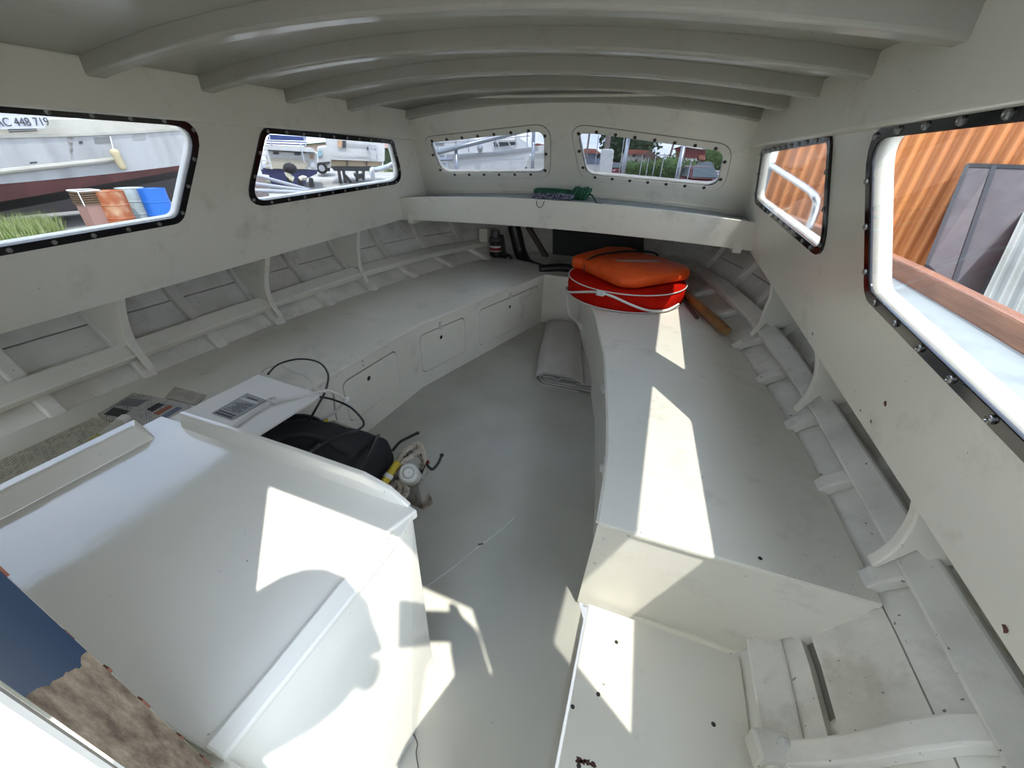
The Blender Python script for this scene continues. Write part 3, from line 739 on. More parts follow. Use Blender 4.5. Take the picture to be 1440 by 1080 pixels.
def tarp():
    t = thing('folded_tarpaulin', (.22, 2.15, 0), 'folded pale grey tarpaulin on the floor at the forward end of the foot well', 'tarpaulin')
    def fold(pts, r, y0, y1, name, skew=.0):
        p2 = rpoly2(pts, r); th = .0045; rings = []
        def off(pl, d):
            out = []
            for i, p in enumerate(pl):
                a = V(pl[max(i-1, 0)]); b = V(pl[min(i+1, len(pl)-1)]); q = (b-a).normalized(); out.append((p[0]-q.y*d, p[1]+q.x*d))
            return out
        a = off(p2, th/2); b = off(p2, -th/2); loop = a+list(reversed(b))
        for k in range(7):
            f = k/6; y = lerp(y0, y1, f); w = .012*math.sin(f*9+1)
            rings.append([V((lerp(x, .07+(x-.07)*.98, f)+(y-1.78)*-.20+w*.3, y, z*(1-.12*f)+.002*math.sin(f*7+x*30))) for x, z in loop])
        MB().loft(rings).build(name, M['canvas'], t, smooth=False)
    def rpoly2(pts, r):
        out = []
        for i, p in enumerate(pts):
            if i in (0, len(pts)-1): out.append(p); continue
            p0, p1, p2 = V(pts[i-1]), V(p), V(pts[i+1]); a = (p0-p1); b = (p2-p1); tt = min(r, a.length*.45, b.length*.45)
            s0 = p1+a.normalized()*tt; s1 = p1+b.normalized()*tt
            for k in range(5):
                u = k/4; out.append(tuple(s0*(1-u)**2+p1*2*u*(1-u)+s1*u*u))
        return out
    fold([(.315, .004), (.10, .004), (.072, .040), (.125, .086), (.275, .084), (.335, .060), (.33, .050)], .018, 1.775, 2.56, 'outer_fold')
    fold([(.385, .016), (.118, .016), (.092, .042), (.13, .072), (.26, .072), (.30, .060)], .014, 1.785, 2.555, 'middle_fold')
    fold([(.30, .030), (.135, .030), (.115, .045), (.16, .060), (.20, .040), (.215, .058), (.285, .056)], .009, 1.79, 2.55, 'inner_fold')
    fold([(.20, .022), (.36, .022), (.395, .030), (.385, .045), (.30, .036)], .010, 1.80, 2.50, 'side_fold')
tarp()

def stick():
    a = V((0.952, 1.945, 0.392)); b = V((0.692, 2.766, 0.392))
    t = thing('wooden_pole', (a+b)/2-V((0, 0, .03)), 'short varnished wooden pole lying along the outboard edge of the starboard bench', 'pole')
    MB().tube([a, a.lerp(b, .04), a.lerp(b, .5), b], [.021, .024, .024, .022], 14).build('shaft', M['wood'], t, smooth=False)
    d = (b-a).normalized(); MB().lathe([(.0, -.002), (.014, -.002), (.018, .0), (.02, .006)], a-d*.003, d, 14).build('end_grain', mat('pale_end_grain', (.36, .22, .08, 1), .7), t)
    a2 = V((0.839, 2.144, 0.37)); b2 = V((0.715, 2.701, 0.37))
    o = MB().tube([a2, b2], .007, 8).build('metal_rod', mat('dark_brown_rod', (.05, .03, .025, 1), .5))
    props(o, 'thin dark brown rod on the bench beside the wooden pole', 'rod')
stick()

def twisted(pts, r, name, m, parent, lay=.03, strands=3):
    P = [V(p) for p in pts]; b = MB()
    for s in range(strands):
        q = []; d = 0; prev = None; a = None
        for i, p in enumerate(P):
            t = (P[min(i+1, len(P)-1)]-P[max(i-1, 0)]).normalized()
            if a is None: a = t.orthogonal().normalized()
            else: a = (a-t*a.dot(t)).normalized()
            if prev is not None: d += (p-prev).length
            prev = p; an = 2*PI*(d/lay+s/strands); q.append(p+(a*math.cos(an)+t.cross(a)*math.sin(an))*r*.5)
        b.tube(q, r*.58, 5)
    return b.build(name, m, parent, smooth=True)

def shelf_ropes():
    green = mat('green_rope', (.008, .075, .035, 1), .7, col2=(.005, .045, .022, 1), nscale=60)
    z0 = .868
    t = thing('rope_coil', (.02, 2.40, z0), 'coiled dark green rope hank lying on the shelf under the windscreen', 'rope')
    green2 = mat('pale_green_rope', (.016, .115, .055, 1), .7, col2=(.006, .05, .025, 1), nscale=70)
    random.seed(11)
    for k in range(7):
        y = 2.385+.013*(k % 3); z = z0+.009+.0125*(k//3); x0 = -.15+.025*random.random(); x1 = .135
        MB().tube(spline([V((x1, y, z)), V((.05, y+.008, z+.012*random.random()-.004)), V((-.06, y-.006, z+.010*random.random())), V((x0, y, z-.002)), V((x0-.014, y+.010, z+.004)), V((x0, y+.020, z+.009)), V((-.05, y+.017, z+.006+.012*random.random())), V((x1, y+.014, z+.006))], 5), .0068, 7).build('strand', green if k % 2 else green2, t, smooth=True)
    for k in range(6):
        x = .062+.0165*k; rr = .030+.004*math.sin(k*2.1)
        MB().tube([V((x+.014*math.sin(a), 2.405+.036*math.cos(a), z0+.030+rr*math.sin(a))) for a in [2*PI*i/16 for i in range(16)]], .0082, 7, True).build('wrap', green2 if k % 2 else green, t, smooth=True)
    MB().tube(spline([V((.150, 2.40, z0+.03)), V((.175, 2.37, z0+.03)), V((.205, 2.33, z0+.004)), V((.215, 2.31, z0-.001)), V((.250, 2.305, z0-.004))], 5), .0046, 6).build('tail', green, t)
    gr = mat('mottled_blue_grey_rope', (.22, .23, .29, 1), .8, col2=(.03, .03, .05, 1), nscale=110, lo=.45, hi=.55)
    t = thing('rope_coil', (-.03, 2.33, z0), 'bundle of mottled blue and grey braided rope in front of the green coil', 'rope')
    b = MB(); random.seed(4)
    for k in range(7):
        y = 2.325+.010*(k % 3); z = z0+.006+.010*(k//3)
        b.tube(spline([V((lerp(-.150, .065, i/6)+random.uniform(-.004, .004), y+random.uniform(-.004, .004), z+random.uniform(-.002, .004))) for i in range(7)], 3), .0062, 6)
    b.tube(spline([V((.066, 2.33, z0+.012)), V((.078, 2.34, z0+.02)), V((.066, 2.35, z0+.026)), V((.05, 2.345, z0+.022))], 4), .007, 6)
    b.build('strands', gr, t, smooth=True)
    lp = spline([V((-.105, 2.310, z0+.004)), V((-.108, 2.262, z0-.004)), V((-.102, 2.256, z0-.026)), V((-.088, 2.256, z0-.036)), V((-.072, 2.256, z0-.028)), V((-.064, 2.262, z0-.004)), V((-.062, 2.310, z0+.004))], 5)
    MB().tube(lp, .0018, 6).build('hanging_loop', mat('dark_twine', (.06, .055, .05, 1), .8), t)
    o = MB().tube([V((.07, 2.30, z0-.002)), V((.12, 2.295, z0-.003)), V((.155, 2.30, z0-.004))], .004, 6).build('yellow_twine', M['yellow'])
    props(o, 'short end of yellow twine under the green rope coil', 'twine')
shelf_ropes()

# box lid with label, cords over it
def carton():
    z = .44
    q = [V((-0.61, 0.779, 0.44)), V((-0.33, 0.759, 0.44)), V((-0.344, 0.52, 0.44))]
    d4 = q[0]+(q[2]-q[1])
    # extend aft-port, where the console hides it
    q[2] = q[1]+(q[2]-q[1])*1.25; d4 = q[0]+(q[2]-q[1])
    t = thing('flat_box', ((q[0]+q[2])/2).to_tuple()[:2]+(ZB,), 'flat white box with printed label overhanging the port bench', 'box')
    top = [q[0], q[1], q[2], d4]
    b = MB().hexa([p-V((0, 0, .012)) for p in top], top); b.build('lid', M['cardwhite'], t, bevel=.003)
    xx0 = min(p.x for p in top)+.02; yy0 = min(p.y for p in top)+.05; yy1 = max(p.y for p in top)-.04
    MB().box(xx0, yy0, ZB+.001, -.525, yy1, z-.012).build('carton', M['cardwhite'], t, bevel=.003)
    lq = [V((-0.537, 0.564, 0.442)), V((-0.456, 0.56, 0.442)), V((-0.451, 0.669, 0.442)), V((-0.537, 0.677, 0.442))]
    lab = MB().slab(lq, .0006).build('label', mat('grey_label', (.30, .31, .31, 1), .5), t)
    ink = mat('label_ink', (.06, .06, .065, 1), .6); pale = mat('label_pale_band', (.52, .53, .53, 1), .5)
    u = lq[2]-lq[1]; v = lq[0]-lq[1]
    def blk(u0, v0, u1, v1, m, nm):
        p = [lq[1]+u*a+v*c+V((0, 0, .0009)) for a, c in ((u0, v0), (u1, v0), (u1, v1), (u0, v1))]; MB().slab(p, .0004).build(nm, m, lab)
    blk(.03, .10, .10, .92, ink, 'barcode'); blk(.13, .10, .18, .92, ink, 'barcode')
    random.seed(2); pb = MB()
    for k in range(11):
        u0 = .25+.04*k; v0 = .12 if k % 4 else .3
        p = [lq[1]+u*a+v*c+V((0, 0, .0009)) for a, c in ((u0, v0), (u0+.016, v0), (u0+.016, random.uniform(.5, .9)), (u0, random.uniform(.5, .9)))]; pb.slab(p, .0004)
    pb.build('text_lines', ink, lab)['kind'] = 'stuff'
    blk(.74, .08, .82, .95, pale, 'pale_band'); blk(.86, .25, .90, .8, ink, 'barcode')
    # cord tied round the box
    c = [V((-0.418, 0.518, 0.446)), V((-0.424, 0.588, 0.446)), V((-0.424, 0.655, 0.447)), V((-0.423, 0.667, 0.452)), V((-0.418, 0.674, 0.449)), V((-0.386, 0.7, 0.446)), V((-0.336, 0.756, 0.448)), V((-0.318, 0.777, 0.445)), V((-0.297, 0.796, 0.42)), V((-0.286, 0.807, 0.4))]
    o = MB().tube(spline(c, 5), .0042, 7).build('cord', M['cord'], smooth=True)
    WL[o.name] = V(o.location); props(o, 'pale grey cord tied over the flat white box with a knot', 'cord')
    k = MB()
    for a in range(3): k.tube([V((-0.42, 0.665, 0.452))+V((.008*math.cos(s)*(1 if a else .6), .008*math.sin(s)*(1 if a != 1 else .5), .005*math.sin(s+a*2))) for s in [2*PI*i/12 for i in range(12)]], .0038, 6, True)
    k.build('knot', M['cord'], o, smooth=True)
    MB().ball((-0.284, 0.808, 0.4), .0105).build('cord_ball', M['whiteplastic'], o, smooth=True)
    c = [V((-0.6, 0.779, 0.442)), V((-0.69, 0.873, 0.4)), V((-0.68, 0.919, 0.385)), V((-0.604, 0.899, 0.39)), V((-0.493, 0.862, 0.41)), V((-0.348, 0.765, 0.445)), V((-0.32, 0.788, 0.43)), V((-0.352, 0.822, 0.38)), V((-0.378, 0.838, 0.32)), V((-0.408, 0.862, 0.25))]
    o = MB().tube(spline(c, 6), .0036, 7).build('cord', M['cord'], smooth=True)
    props(o, 'second pale cord looping behind the flat box and down to the foot well', 'cord')
    o = MB().tube(spline([V((-0.283, 0.804, 0.4)), V((-0.307, 0.768, 0.37)), V((-0.359, 0.738, 0.34)), V((-0.388, 0.711, 0.32))], 6), .0048, 7).build('cord', M['cord'], smooth=True)
    props(o, 'thick pale cord running from the white ball down to the black bag', 'cord')
    c = [V((-0.58, 0.791, 0.44)), V((-0.674, 0.909, 0.4)), V((-0.664, 0.988, 0.385)), V((-0.556, 0.976, 0.4)), V((-0.432, 0.895, 0.42)), V((-0.335, 0.783, 0.44)), V((-0.307, 0.716, 0.43)), V((-0.335, 0.693, 0.38)), V((-0.36, 0.684, 0.35))]
    o = MB().tube(spline(c, 7), .0036, 7).build('cable', M['blackplastic'], smooth=True)
    props(o, 'black cable arching over the port bench edge behind the flat box', 'cable')
    c = [V((-0.322, 0.744, 0.44)), V((-0.3, 0.769, 0.42)), V((-0.249, 0.778, 0.4)), V((-0.188, 0.753, 0.39)), V((-0.164, 0.731, 0.385)), V((-0.168, 0.7, 0.385)), V((-0.196, 0.667, 0.385)), V((-0.205, 0.614, 0.39)), V((-0.198, 0.551, 0.4))]
    o = MB().tube(spline(c, 7), .0034, 7).build('cable', M['blackplastic'], smooth=True)
    props(o, 'black cable lying across the black bag in a wide loop', 'cable')
carton()

def black_bag():
    t = thing('duffel_bag', (-.12, .54, 0), 'crumpled black fabric bag in the foot well in front of the engine box', 'bag')
    sp_ = [V((-0.542, 0.617, 0.24)), V((-0.453, 0.637, 0.27)), V((-0.371, 0.669, 0.27)), V((-0.285, 0.691, 0.25)), V((-0.222, 0.722, 0.22)), V((-0.181, 0.751, 0.19)), V((-0.151, 0.771, 0.17))]
    rad_ = [.05, .085, .095, .098, .094, .085, .045]; path = spline(sp_, 5); rings = []
    for i, p in enumerate(path):
        f = i/(len(path)-1)*(len(rad_)-1); r = lerp(rad_[int(f)], rad_[min(int(f)+1, len(rad_)-1)], f-int(f)); ring = []
        for k in range(28):
            a = 2*PI*k/28; q = V((0, math.cos(a)*r*.98, math.sin(a)*r*1.18))
            nn = noise.noise(V((p.x*7+3, q.y*12, q.z*12)))*.030+noise.noise(V((p.x*22, q.y*30, q.z*30)))*.010
            w = p+q*(1+nn/r*.9); w.z = max(w.z, .004); ring.append(w)
        rings.append(ring)
    MB().loft(rings).build('bag_body', M['black'], t, smooth=True)
    MB().tube(spline([V((-0.118, 0.633, 0.31)), V((-0.124, 0.689, 0.315)), V((-0.158, 0.758, 0.3)), V((-0.198, 0.821, 0.27))], 5), .006, 6).build('piping', M['blackplastic'], t, smooth=True)
    MB().tube(spline([V((-0.355, 0.584, 0.38)), V((-0.308, 0.617, 0.39)), V((-0.239, 0.637, 0.385)), V((-0.154, 0.641, 0.345))], 5), .007, 6).build('strap', M['black'], t, smooth=True)
black_bag()
def bucket():
    c = V((-.455, .63, 0))
    t = thing('bucket', c, 'black bucket standing under the overhang of the flat white box', 'bucket')
    MB().lathe([(.06, .02), (.085, .0), (.10, .16), (.115, .33), (.122, .335), (.122, .35), (.112, .35), (.10, .20), (.075, .02)], c+V((.07, .0, 0)), (0, 0, 1), 24).build('tub', M['blackplastic'], t, smooth=True)
    MB().tube([c+V((.07+.122*math.cos(a), .122*math.sin(a), .34)) for a in [rad(-40+12*k) for k in range(12)]], .005, 6).build('handle', mat('grey_wire_handle', (.2, .2, .21, 1), .4, .5), t)
bucket()

def rope_heap():
    random.seed(21)
    t = thing('rope_coil', (-.30, .72, 0), 'tangled heap of old white rope beside the port bench under the cords', 'rope')
    c = V((-0.417, 0.841, 0.24)); c.z = 0
    for k in range(6):
        pts = []
        for i in range(9):
            a = 2*PI*i/9+k; r = random.uniform(.03, .065)
            pts.append(V((c.x+math.cos(a)*r, c.y+math.sin(a)*r*.8, .035+.036*k+random.uniform(-.012, .012))))
        twisted(spline(pts, 6, True), .0085, 'turn', M['rope'], t)
    MB().ball(c+V((-.02, -.01, .255)), .016, .016, .012).build('yellow_float', M['yellow'], t, smooth=True)
rope_heap()

def anchor_pile():
    base = V((-0.031, 0.804, 0))
    e = V((-0.055, 0.764, 0.2))
    # fender with white end facing up to the camera
    ax = (V((.55, .0, 1.10))-e).normalized()
    t = thing('fender', (e.x, e.y, 0), 'white round ended fender standing in the foot well at the end of the bag', 'fender')
    ax = (ax+V((0, -.15, .3))).normalized()
    L_ = e.z/max(ax.z, .2)-.02
    MB().lathe([(.008, -L_), (.030, -L_+.01), (.0335, -L_+.03), (.0335, -.02), (.031, -.006), (.026, .0), (.024, .001), (.023, -.001), (.014, .0005), (.012, .003), (.004, .003), (.0, .001)], e, ax, 28).build('body', M['whiteplastic'], t, smooth=False)
    MB().tube([e+ax*.001+ax.orthogonal().normalized()*.018*math.cos(a)+ax.cross(ax.orthogonal().normalized())*.018*math.sin(a) for a in [2*PI*i/20 for i in range(20)]], .0012, 5, True).build('moulded_ring', mat('dirty_ring', (.2, .19, .17, 1), .7), t)
    # rope around it
    t = thing('rope_coil', (e.x, e.y+.05, 0), 'thick twisted white rope coil behind the round white fender end', 'rope')
    a1 = V((-0.109, 0.789, 0.2)); b1 = V((-0.085, 0.89, 0.22))
    twisted(spline([V((-0.123, 0.774, 0.17)), V((-0.111, 0.815, 0.215)), V((-0.091, 0.873, 0.225)), V((-0.07, 0.868, 0.21)), V((-0.091, 0.812, 0.205)), V((-0.117, 0.78, 0.18))], 7), .0105, 'turn', M['rope'], t, .045)
    twisted(spline([V((-0.115, 0.787, 0.19)), V((-0.115, 0.849, 0.205)), V((-0.086, 0.885, 0.205)), V((-0.056, 0.863, 0.18)), V((-0.06, 0.843, 0.16))], 7), .009, 'turn', M['rope'], t, .04)
    twisted(spline([V((-0.12, 0.813, 0.195)), V((-0.089, 0.845, 0.21)), V((-0.049, 0.839, 0.19)), V((-0.055, 0.826, 0.16)), V((-0.102, 0.815, 0.18))], 7), .006, 'turn', mat('dark_marled_rope', (.22, .19, .15, 1), .85, col2=(.05, .045, .04, 1), nscale=90), t, .02)
    t = thing('rope_coil', (e.x-.02, e.y-.05, 0), 'loops of white rope below the fender at the console edge', 'rope')
    for dx, r in ((0, .024), (.03, .02), (.014, .03)):
        c = V((-0.108, 0.736, 0.12))+V((dx, .01, 0))
        twisted([c+V((r*math.cos(a), r*.6*math.sin(a), r*.9*math.sin(a)+.01*math.cos(a))) for a in [2*PI*i/30 for i in range(31)]], .0085, 'turn', M['rope'], t, .035)
    # yellow handled thing
    a = V((-0.125, 0.69, 0.16)); b = V((-0.11, 0.79, 0.205))
    t = thing('hand_pump', (a.x, a.y, 0), 'yellow plastic tube with white collar wedged beside the black bag', 'pump')
    MB().tube([a, a.lerp(b, .45)], .013, 12).build('lower_tube', M['yellow'], t, smooth=False)
    MB().tube([a.lerp(b, .45), a.lerp(b, .58)], .0155, 12).build('collar', M['whiteplastic'], t)
    MB().tube([a.lerp(b, .58), b], .0125, 12).build('upper_tube', M['yellow'], t)
    # folding grapnel anchor
    h = V((-0.075, 0.891, 0.13))
    t = thing('grapnel_anchor', (h.x, h.y, 0), 'small black grapnel anchor with a red tie among the ropes', 'anchor')
    MB().tube([h+V((-.05, .01, -.11)), h], .008, 8).build('shank', M['blackplastic'], t)
    arms = [[h, V((-0.035, 0.868, 0.13)), V((-0.023, 0.892, 0.14)), V((-0.023, 0.922, 0.155))], [V((-0.188, 0.864, 0.17)), V((-0.175, 0.894, 0.19)), V((-0.16, 0.93, 0.19)), V((-0.144, 0.963, 0.19))], [h, V((-0.082, 0.885, 0.16)), V((-0.098, 0.908, 0.17))]]
    for p in arms:
        arm = MB().tube(spline(p, 5), .0052, 8).build('fluke', M['blackplastic'], t)
        MB().ball(p[-1], .008, .008, .006).build('fluke_tip', M['blackplastic'], arm, smooth=True)
    MB().tube([h+V((.011*math.cos(s), .008*math.sin(s), .002*math.sin(3*s))) for s in [2*PI*i/12 for i in range(12)]], .006, 6, True).build('red_tie', mat('red_tie', (.22, .02, .015, 1), .7), t)
    MB().tube(spline([h+V((.01, -.01, -.0)), h+V((.02, -.02, -.02)), h+V((.015, -.03, -.035))], 4), .004, 6).build('cord_end', M['rope'], t)
    # worn board under the heap
    b = MB().hexa([(base.x-.17, base.y+.01, .0), (base.x-.005, base.y-.012, .0), (base.x+.012, base.y+.03, 0), (base.x-.15, base.y+.055, 0)], [(base.x-.17, base.y+.01, .10), (base.x-.03, base.y+.015, .10), (base.x-.02, base.y+.04, .10), (base.x-.15, base.y+.055, .10)])
    o = b.build('wood_block', mat('worn_grey_wood', (.33, .31, .28, 1), .8, col2=(.13, .08, .05, 1), nscale=22, lo=.45, hi=.7), bevel=.004)
    props(o, 'worn grey wooden block on the floor under the rope and anchor', 'block')
anchor_pile()

# printed papers on the port bench
def print_mat(name, paper, ink, sx, sy, rot, dens):
    m = bpy.data.materials.new(name); m.use_nodes = True; nt = m.node_tree; N = nt.nodes.new; L = nt.links.new; b = nt.nodes['Principled BSDF']; b.inputs['Roughness'].default_value = .5
    tc = N('ShaderNodeTexCoord'); mp = N('ShaderNodeMapping'); mp.inputs['Rotation'].default_value = (0, 0, rot); L(tc.outputs['Object'], mp.inputs[0])
    br = N('ShaderNodeTexBrick'); br.inputs['Color1'].default_value = (1, 1, 1, 1); br.inputs['Color2'].default_value = (.5, .5, .5, 1); br.inputs['Mortar'].default_value = (0, 0, 0, 1)
    br.inputs['Scale'].default_value = 1; br.inputs['Mortar Size'].default_value = sy*.28; br.inputs['Brick Width'].default_value = sx; br.inputs['Row Height'].default_value = sy
    L(mp.outputs[0], br.inputs['Vector'])
    nz = N('ShaderNodeTexNoise'); nz.inputs['Scale'].default_value = 26; nz.inputs['Detail'].default_value = 6; L(mp.outputs[0], nz.inputs['Vector'])
    gt = N('ShaderNodeMath'); gt.operation = 'LESS_THAN'; L(nz.outputs[0], gt.inputs[0]); gt.inputs[1].default_value = dens
    mu = N('ShaderNodeMath'); mu.operation = 'MULTIPLY'; L(br.outputs['Color'], mu.inputs[0]); L(gt.outputs[0], mu.inputs[1])
    mx = N('ShaderNodeMix'); mx.data_type = 'RGBA'; L(mu.outputs[0], mx.inputs[0]); mx.inputs[6].default_value = paper; mx.inputs[7].default_value = ink; L(mx.outputs[2], b.inputs['Base Color'])
    return m
def papers():
    z = ZB+.0012
    q = [V((-0.968, 0.239, 0.363)), V((-0.969, 0.483, 0.363)), V((-0.835, 0.49, 0.363)), V((-0.787, 0.328, 0.363)), V((-0.742, 0.152, 0.363))]
    o = MB().prism(q, (0, 0, .002)).build('newspaper', print_mat('newsprint', (.50, .47, .38, 1), (.20, .19, .17, 1), .022, .0085, .95, .52))
    props(o, 'printed newspaper page lying on the port bench beside the console', 'newspaper')
    t = thing('magazine', tuple(V((-0.868, 0.556, 0.363))), 'open colour magazine with dark photos lying beside the flat box', 'magazine')
    q = [V((-0.972, 0.497, 0.366)), V((-1.007, 0.616, 0.366)), V((-0.835, 0.634, 0.366)), V((-0.703, 0.629, 0.366)), V((-0.749, 0.494, 0.366)), V((-0.856, 0.485, 0.366))]
    MB().prism(q, (0, 0, .0025)).build('page', print_mat('magazine_page', (.47, .45, .42, 1), (.14, .14, .16, 1), .02, .006, .5, .5), t)
    def pic(pts, col, nm='picture'):
        MB().prism([V(p) for p in pts], (0, 0, .0006)).build(nm, mat('print_'+nm, col, .35), t)
    pic([(-0.951, 0.502, 0.369), (-0.967, 0.537, 0.369), (-0.899, 0.543, 0.369), (-0.887, 0.511, 0.369)], (.03, .03, .035, 1), 'dark_photo')
    pic([(-0.974, 0.547, 0.369), (-0.985, 0.587, 0.369), (-0.915, 0.602, 0.369), (-0.905, 0.566, 0.369)], (.17, .17, .19, 1), 'grey_photo')
    pic([(-0.861, 0.566, 0.369), (-0.867, 0.603, 0.369), (-0.838, 0.606, 0.369), (-0.833, 0.565, 0.369)], (.02, .02, .03, 1), 'small_photo')
    pic([(-0.821, 0.561, 0.369), (-0.821, 0.608, 0.369), (-0.803, 0.607, 0.369), (-0.797, 0.559, 0.369)], (.32, .10, .05, 1), 'red_strip')
    pic([(-0.782, 0.557, 0.369), (-0.789, 0.612, 0.369), (-0.768, 0.612, 0.369), (-0.762, 0.557, 0.369)], (.16, .19, .28, 1), 'blue_strip')
    q = [V((-0.888, 0.636, 0.363)), V((-0.931, 0.697, 0.363)), V((-0.781, 0.698, 0.363)), V((-0.753, 0.644, 0.363))]
    o = MB().prism(q, (0, 0, .0018)).build('printed_card', print_mat('card_print', (.47, .44, .38, 1), (.20, .18, .16, 1), .012, .006, .35, .5))
    props(o, 'pale printed card lying behind the magazine near the flat box', 'card')
    a = V((-0.732, 0.244, 0.38)); b = V((-0.838, 0.487, 0.38))
    t = thing('flare_tube', ((a.x+b.x)/2, (a.y+b.y)/2, ZB), 'clear tube with yellow print and white cap lying on the newspaper', 'tube')
    MB().tube([a, b], .0145, 14).build('tube', mat('pale_plastic_tube', (.52, .50, .40, 1), .25), t, smooth=False)
    d = (b-a)
    n = d.cross(V((0, 0, 1))).normalized()
    MB().tube([a+d*.18+n*.0022+V((0, 0, .0022)), a+d*.72+n*.0022+V((0, 0, .0022))], .0138, 14).build('yellow_label', mat('yellow_label', (.42, .38, .08, 1), .4, col2=(.10, .12, .03, 1), nscale=60, lo=.52, hi=.6), t)
    MB().lathe([(.0145, -.004), (.0155, 0), (.0155, .02), (.011, .026), (.005, .027)], b, d.normalized(), 16).build('cap', M['whiteplastic'], t, smooth=False)
papers()

# forepeak fittings
def forepeak():
    p = V((-0.643, 3, 0.407)); top = V((-0.643, 3, 0.536)); bot = V((-0.643, 3, 0.362))
    r = .048
    t = thing('fuel_filter', (p.x, p.y, bot.z), 'fuel filter with red and white band hung at the end of the port stringer', 'filter')
    z0 = bot.z; z1 = V((-0.643, 3, 0.478)).z
    MB().lathe([(.012, z0-.02), (.04, z0), (r, z0+.012), (r, z1), (.03, z1+.004)], (p.x, p.y, 0), (0, 0, 1), 20).build('canister', M['blackplastic'], t, smooth=False)
    h = z1-z0
    MB().lathe([(r+.001, z0+h*.42), (r+.001, z0+h*.62)], (p.x, p.y, 0), (0, 0, 1), 20).build('red_band', mat('red_band', (.30, .02, .03, 1), .4), t)
    MB().lathe([(r+.001, z0+h*.62), (r+.001, z0+h*.74)], (p.x, p.y, 0), (0, 0, 1), 20).build('white_band', M['whiteplastic'], t)
    MB().lathe([(r+.001, z0+h*.36), (r+.001, z0+h*.42)], (p.x, p.y, 0), (0, 0, 1), 20).build('white_band', M['whiteplastic'], t)
    MB().lathe([(.05, z1+.005), (.05, z1+.02), (.035, z1+.035), (.03, z1+.08), (.02, z1+.085)], (p.x, p.y, 0), (0, 0, 1), 16).build('filter_head', mat('dull_alloy', (.12, .12, .12, 1), .5, .6), t)
    MB().box(p.x-.13, p.y-.03, z1-.01, p.x-.06, p.y+.03, z1+.09).build('bracket', M['white'], t, bevel=.004)
    for dx, e in ((.03, -.04), (.055, .02), (.04, .12)):
        MB().tube(spline([V((p.x+dx, p.y, z1+.05)), V((p.x+dx+.03, p.y, z0)), V((p.x+dx+e*.6, p.y-.03, ZB+.03)), V((p.x+dx+e, p.y-.05, ZB+.01))], 5), .011, 8).build('fuel_hose', M['blackplastic'], t, smooth=True)
    a = [V((-0.514, 3.05, 0.602)), V((-0.482, 3.05, 0.505)), V((-0.448, 3.05, 0.399)), V((-0.369, 3, 0.323)), V((-0.205, 2.9, 0.31))]
    o = MB().tube(spline(a, 6), [.05]*25, 14).build('hose', M['blackplastic'], smooth=True)
    props(o, 'thick black hose coming down under the shelf beside the fuel filter', 'hose')
    br = MB().beam(V((-0.444, 3.2, 0.576)), V((-0.178, 3.2, 0.228)), .035, .05, (0, 1, 0)).build('brace', mat('bare_brown_brace', (.10, .08, .06, 1), .7), bevel=.004)
    props(br, 'diagonal wooden brace in the dark forepeak', 'brace')
    q = [V((-0.261, 3.3, 0.554)), V((0.456, 3.3, 0.58)), V((0.49, 3.3, 0.402)), V((-0.242, 3.3, 0.322))]
    o = MB().prism(q, (0, .03, 0)).build('dark_board', mat('dark_grey_board', (.022, .024, .024, 1), .6), bevel=.003)
    props(o, 'dark grey board standing in the forepeak behind the orange lifejacket', 'board')
    pts = [V((x, 2.9, ZB-.03)) for x in (-.3, 0, .3)]
    o = MB().tube(spline([V((-.2, 2.74, ZB+.005)), V((-.05, 2.80, ZB+.02)), V((.12, 2.78, ZB+.02)), V((.3, 2.82, ZB+.01))], 6), .03, 10).build('hose', M['blackplastic'], smooth=True)
    props(o, 'black hose lying across the forepeak floor behind the foot well', 'hose')
    fp = MB().prism([V((x, y, ZB-.03)) for x, y in ((-.8, 2.67), (.8, 2.67), (.5, 3.36), (-.5, 3.36))], (0, 0, .025)).build('trim_3', M['white_worn'])
    props(fp, 'dim forepeak platform ahead of the foot well', kind='structure')
forepeak()
# thin wire on the floor by the console
o = MB().tube(spline([V((0.261, 0.248, 0.004)), V((0.28, 0.235, 0.012)), V((0.286, 0.22, 0.01)), V((0.305, 0.199, 0.004))], 6), .0012, 5).build('wire', M['blackplastic'])
props(o, 'thin dark wire on the floor at the foot of the engine box', 'wire')

#PART4
# ------------------------------------------------------------------ the boatyard outside
M['gel'] = mat('white_gelcoat', (.46, .46, .445, 1), .35, col2=(.40, .40, .38, 1), nscale=.8, lo=.4, hi=.7)
M['gelbright'] = mat('clean_white_gelcoat', (.76, .76, .74, 1), .3, col2=(.70, .70, .68, 1), nscale=.8, lo=.4, hi=.7)
M['cream'] = mat('aged_cream_gelcoat', (.44, .42, .35, 1), .5, col2=(.32, .30, .24, 1), nscale=1.6, lo=.45, hi=.75)
M['shipgrey'] = mat('dull_white_hull', (.40, .40, .385, 1), .55, col2=(.28, .28, .265, 1), nscale=1.1, lo=.45, hi=.8, stretch=(.6, 3, .6))
M['antifoul'] = mat('red_brown_antifouling', (.105, .038, .034, 1), .7, col2=(.15, .055, .05, 1), nscale=2)
M['underbody'] = mat('dark_underbody', (.045, .04, .04, 1), .8)
M['navy'] = mat('navy_hull', (.014, .016, .06, 1), .4)
M['bluecanvas'] = mat('blue_canvas', (.028, .05, .16, 1), .8)
M['windowdark'] = mat('dark_window_glass', (.035, .04, .042, 1), .15)
M['beige'] = mat('beige_tarp', (.33, .30, .23, 1), .8)
M['tyre'] = mat('black_rubber', (.012, .012, .012, 1), .8)
M['leaf'] = mat('leaf_green', (.06, .11, .03, 1), .8, col2=(.10, .16, .045, 1), nscale=2)
M['leafdark'] = mat('dark_leaf_green', (.028, .05, .022, 1), .85, col2=(.05, .08, .035, 1), nscale=1)
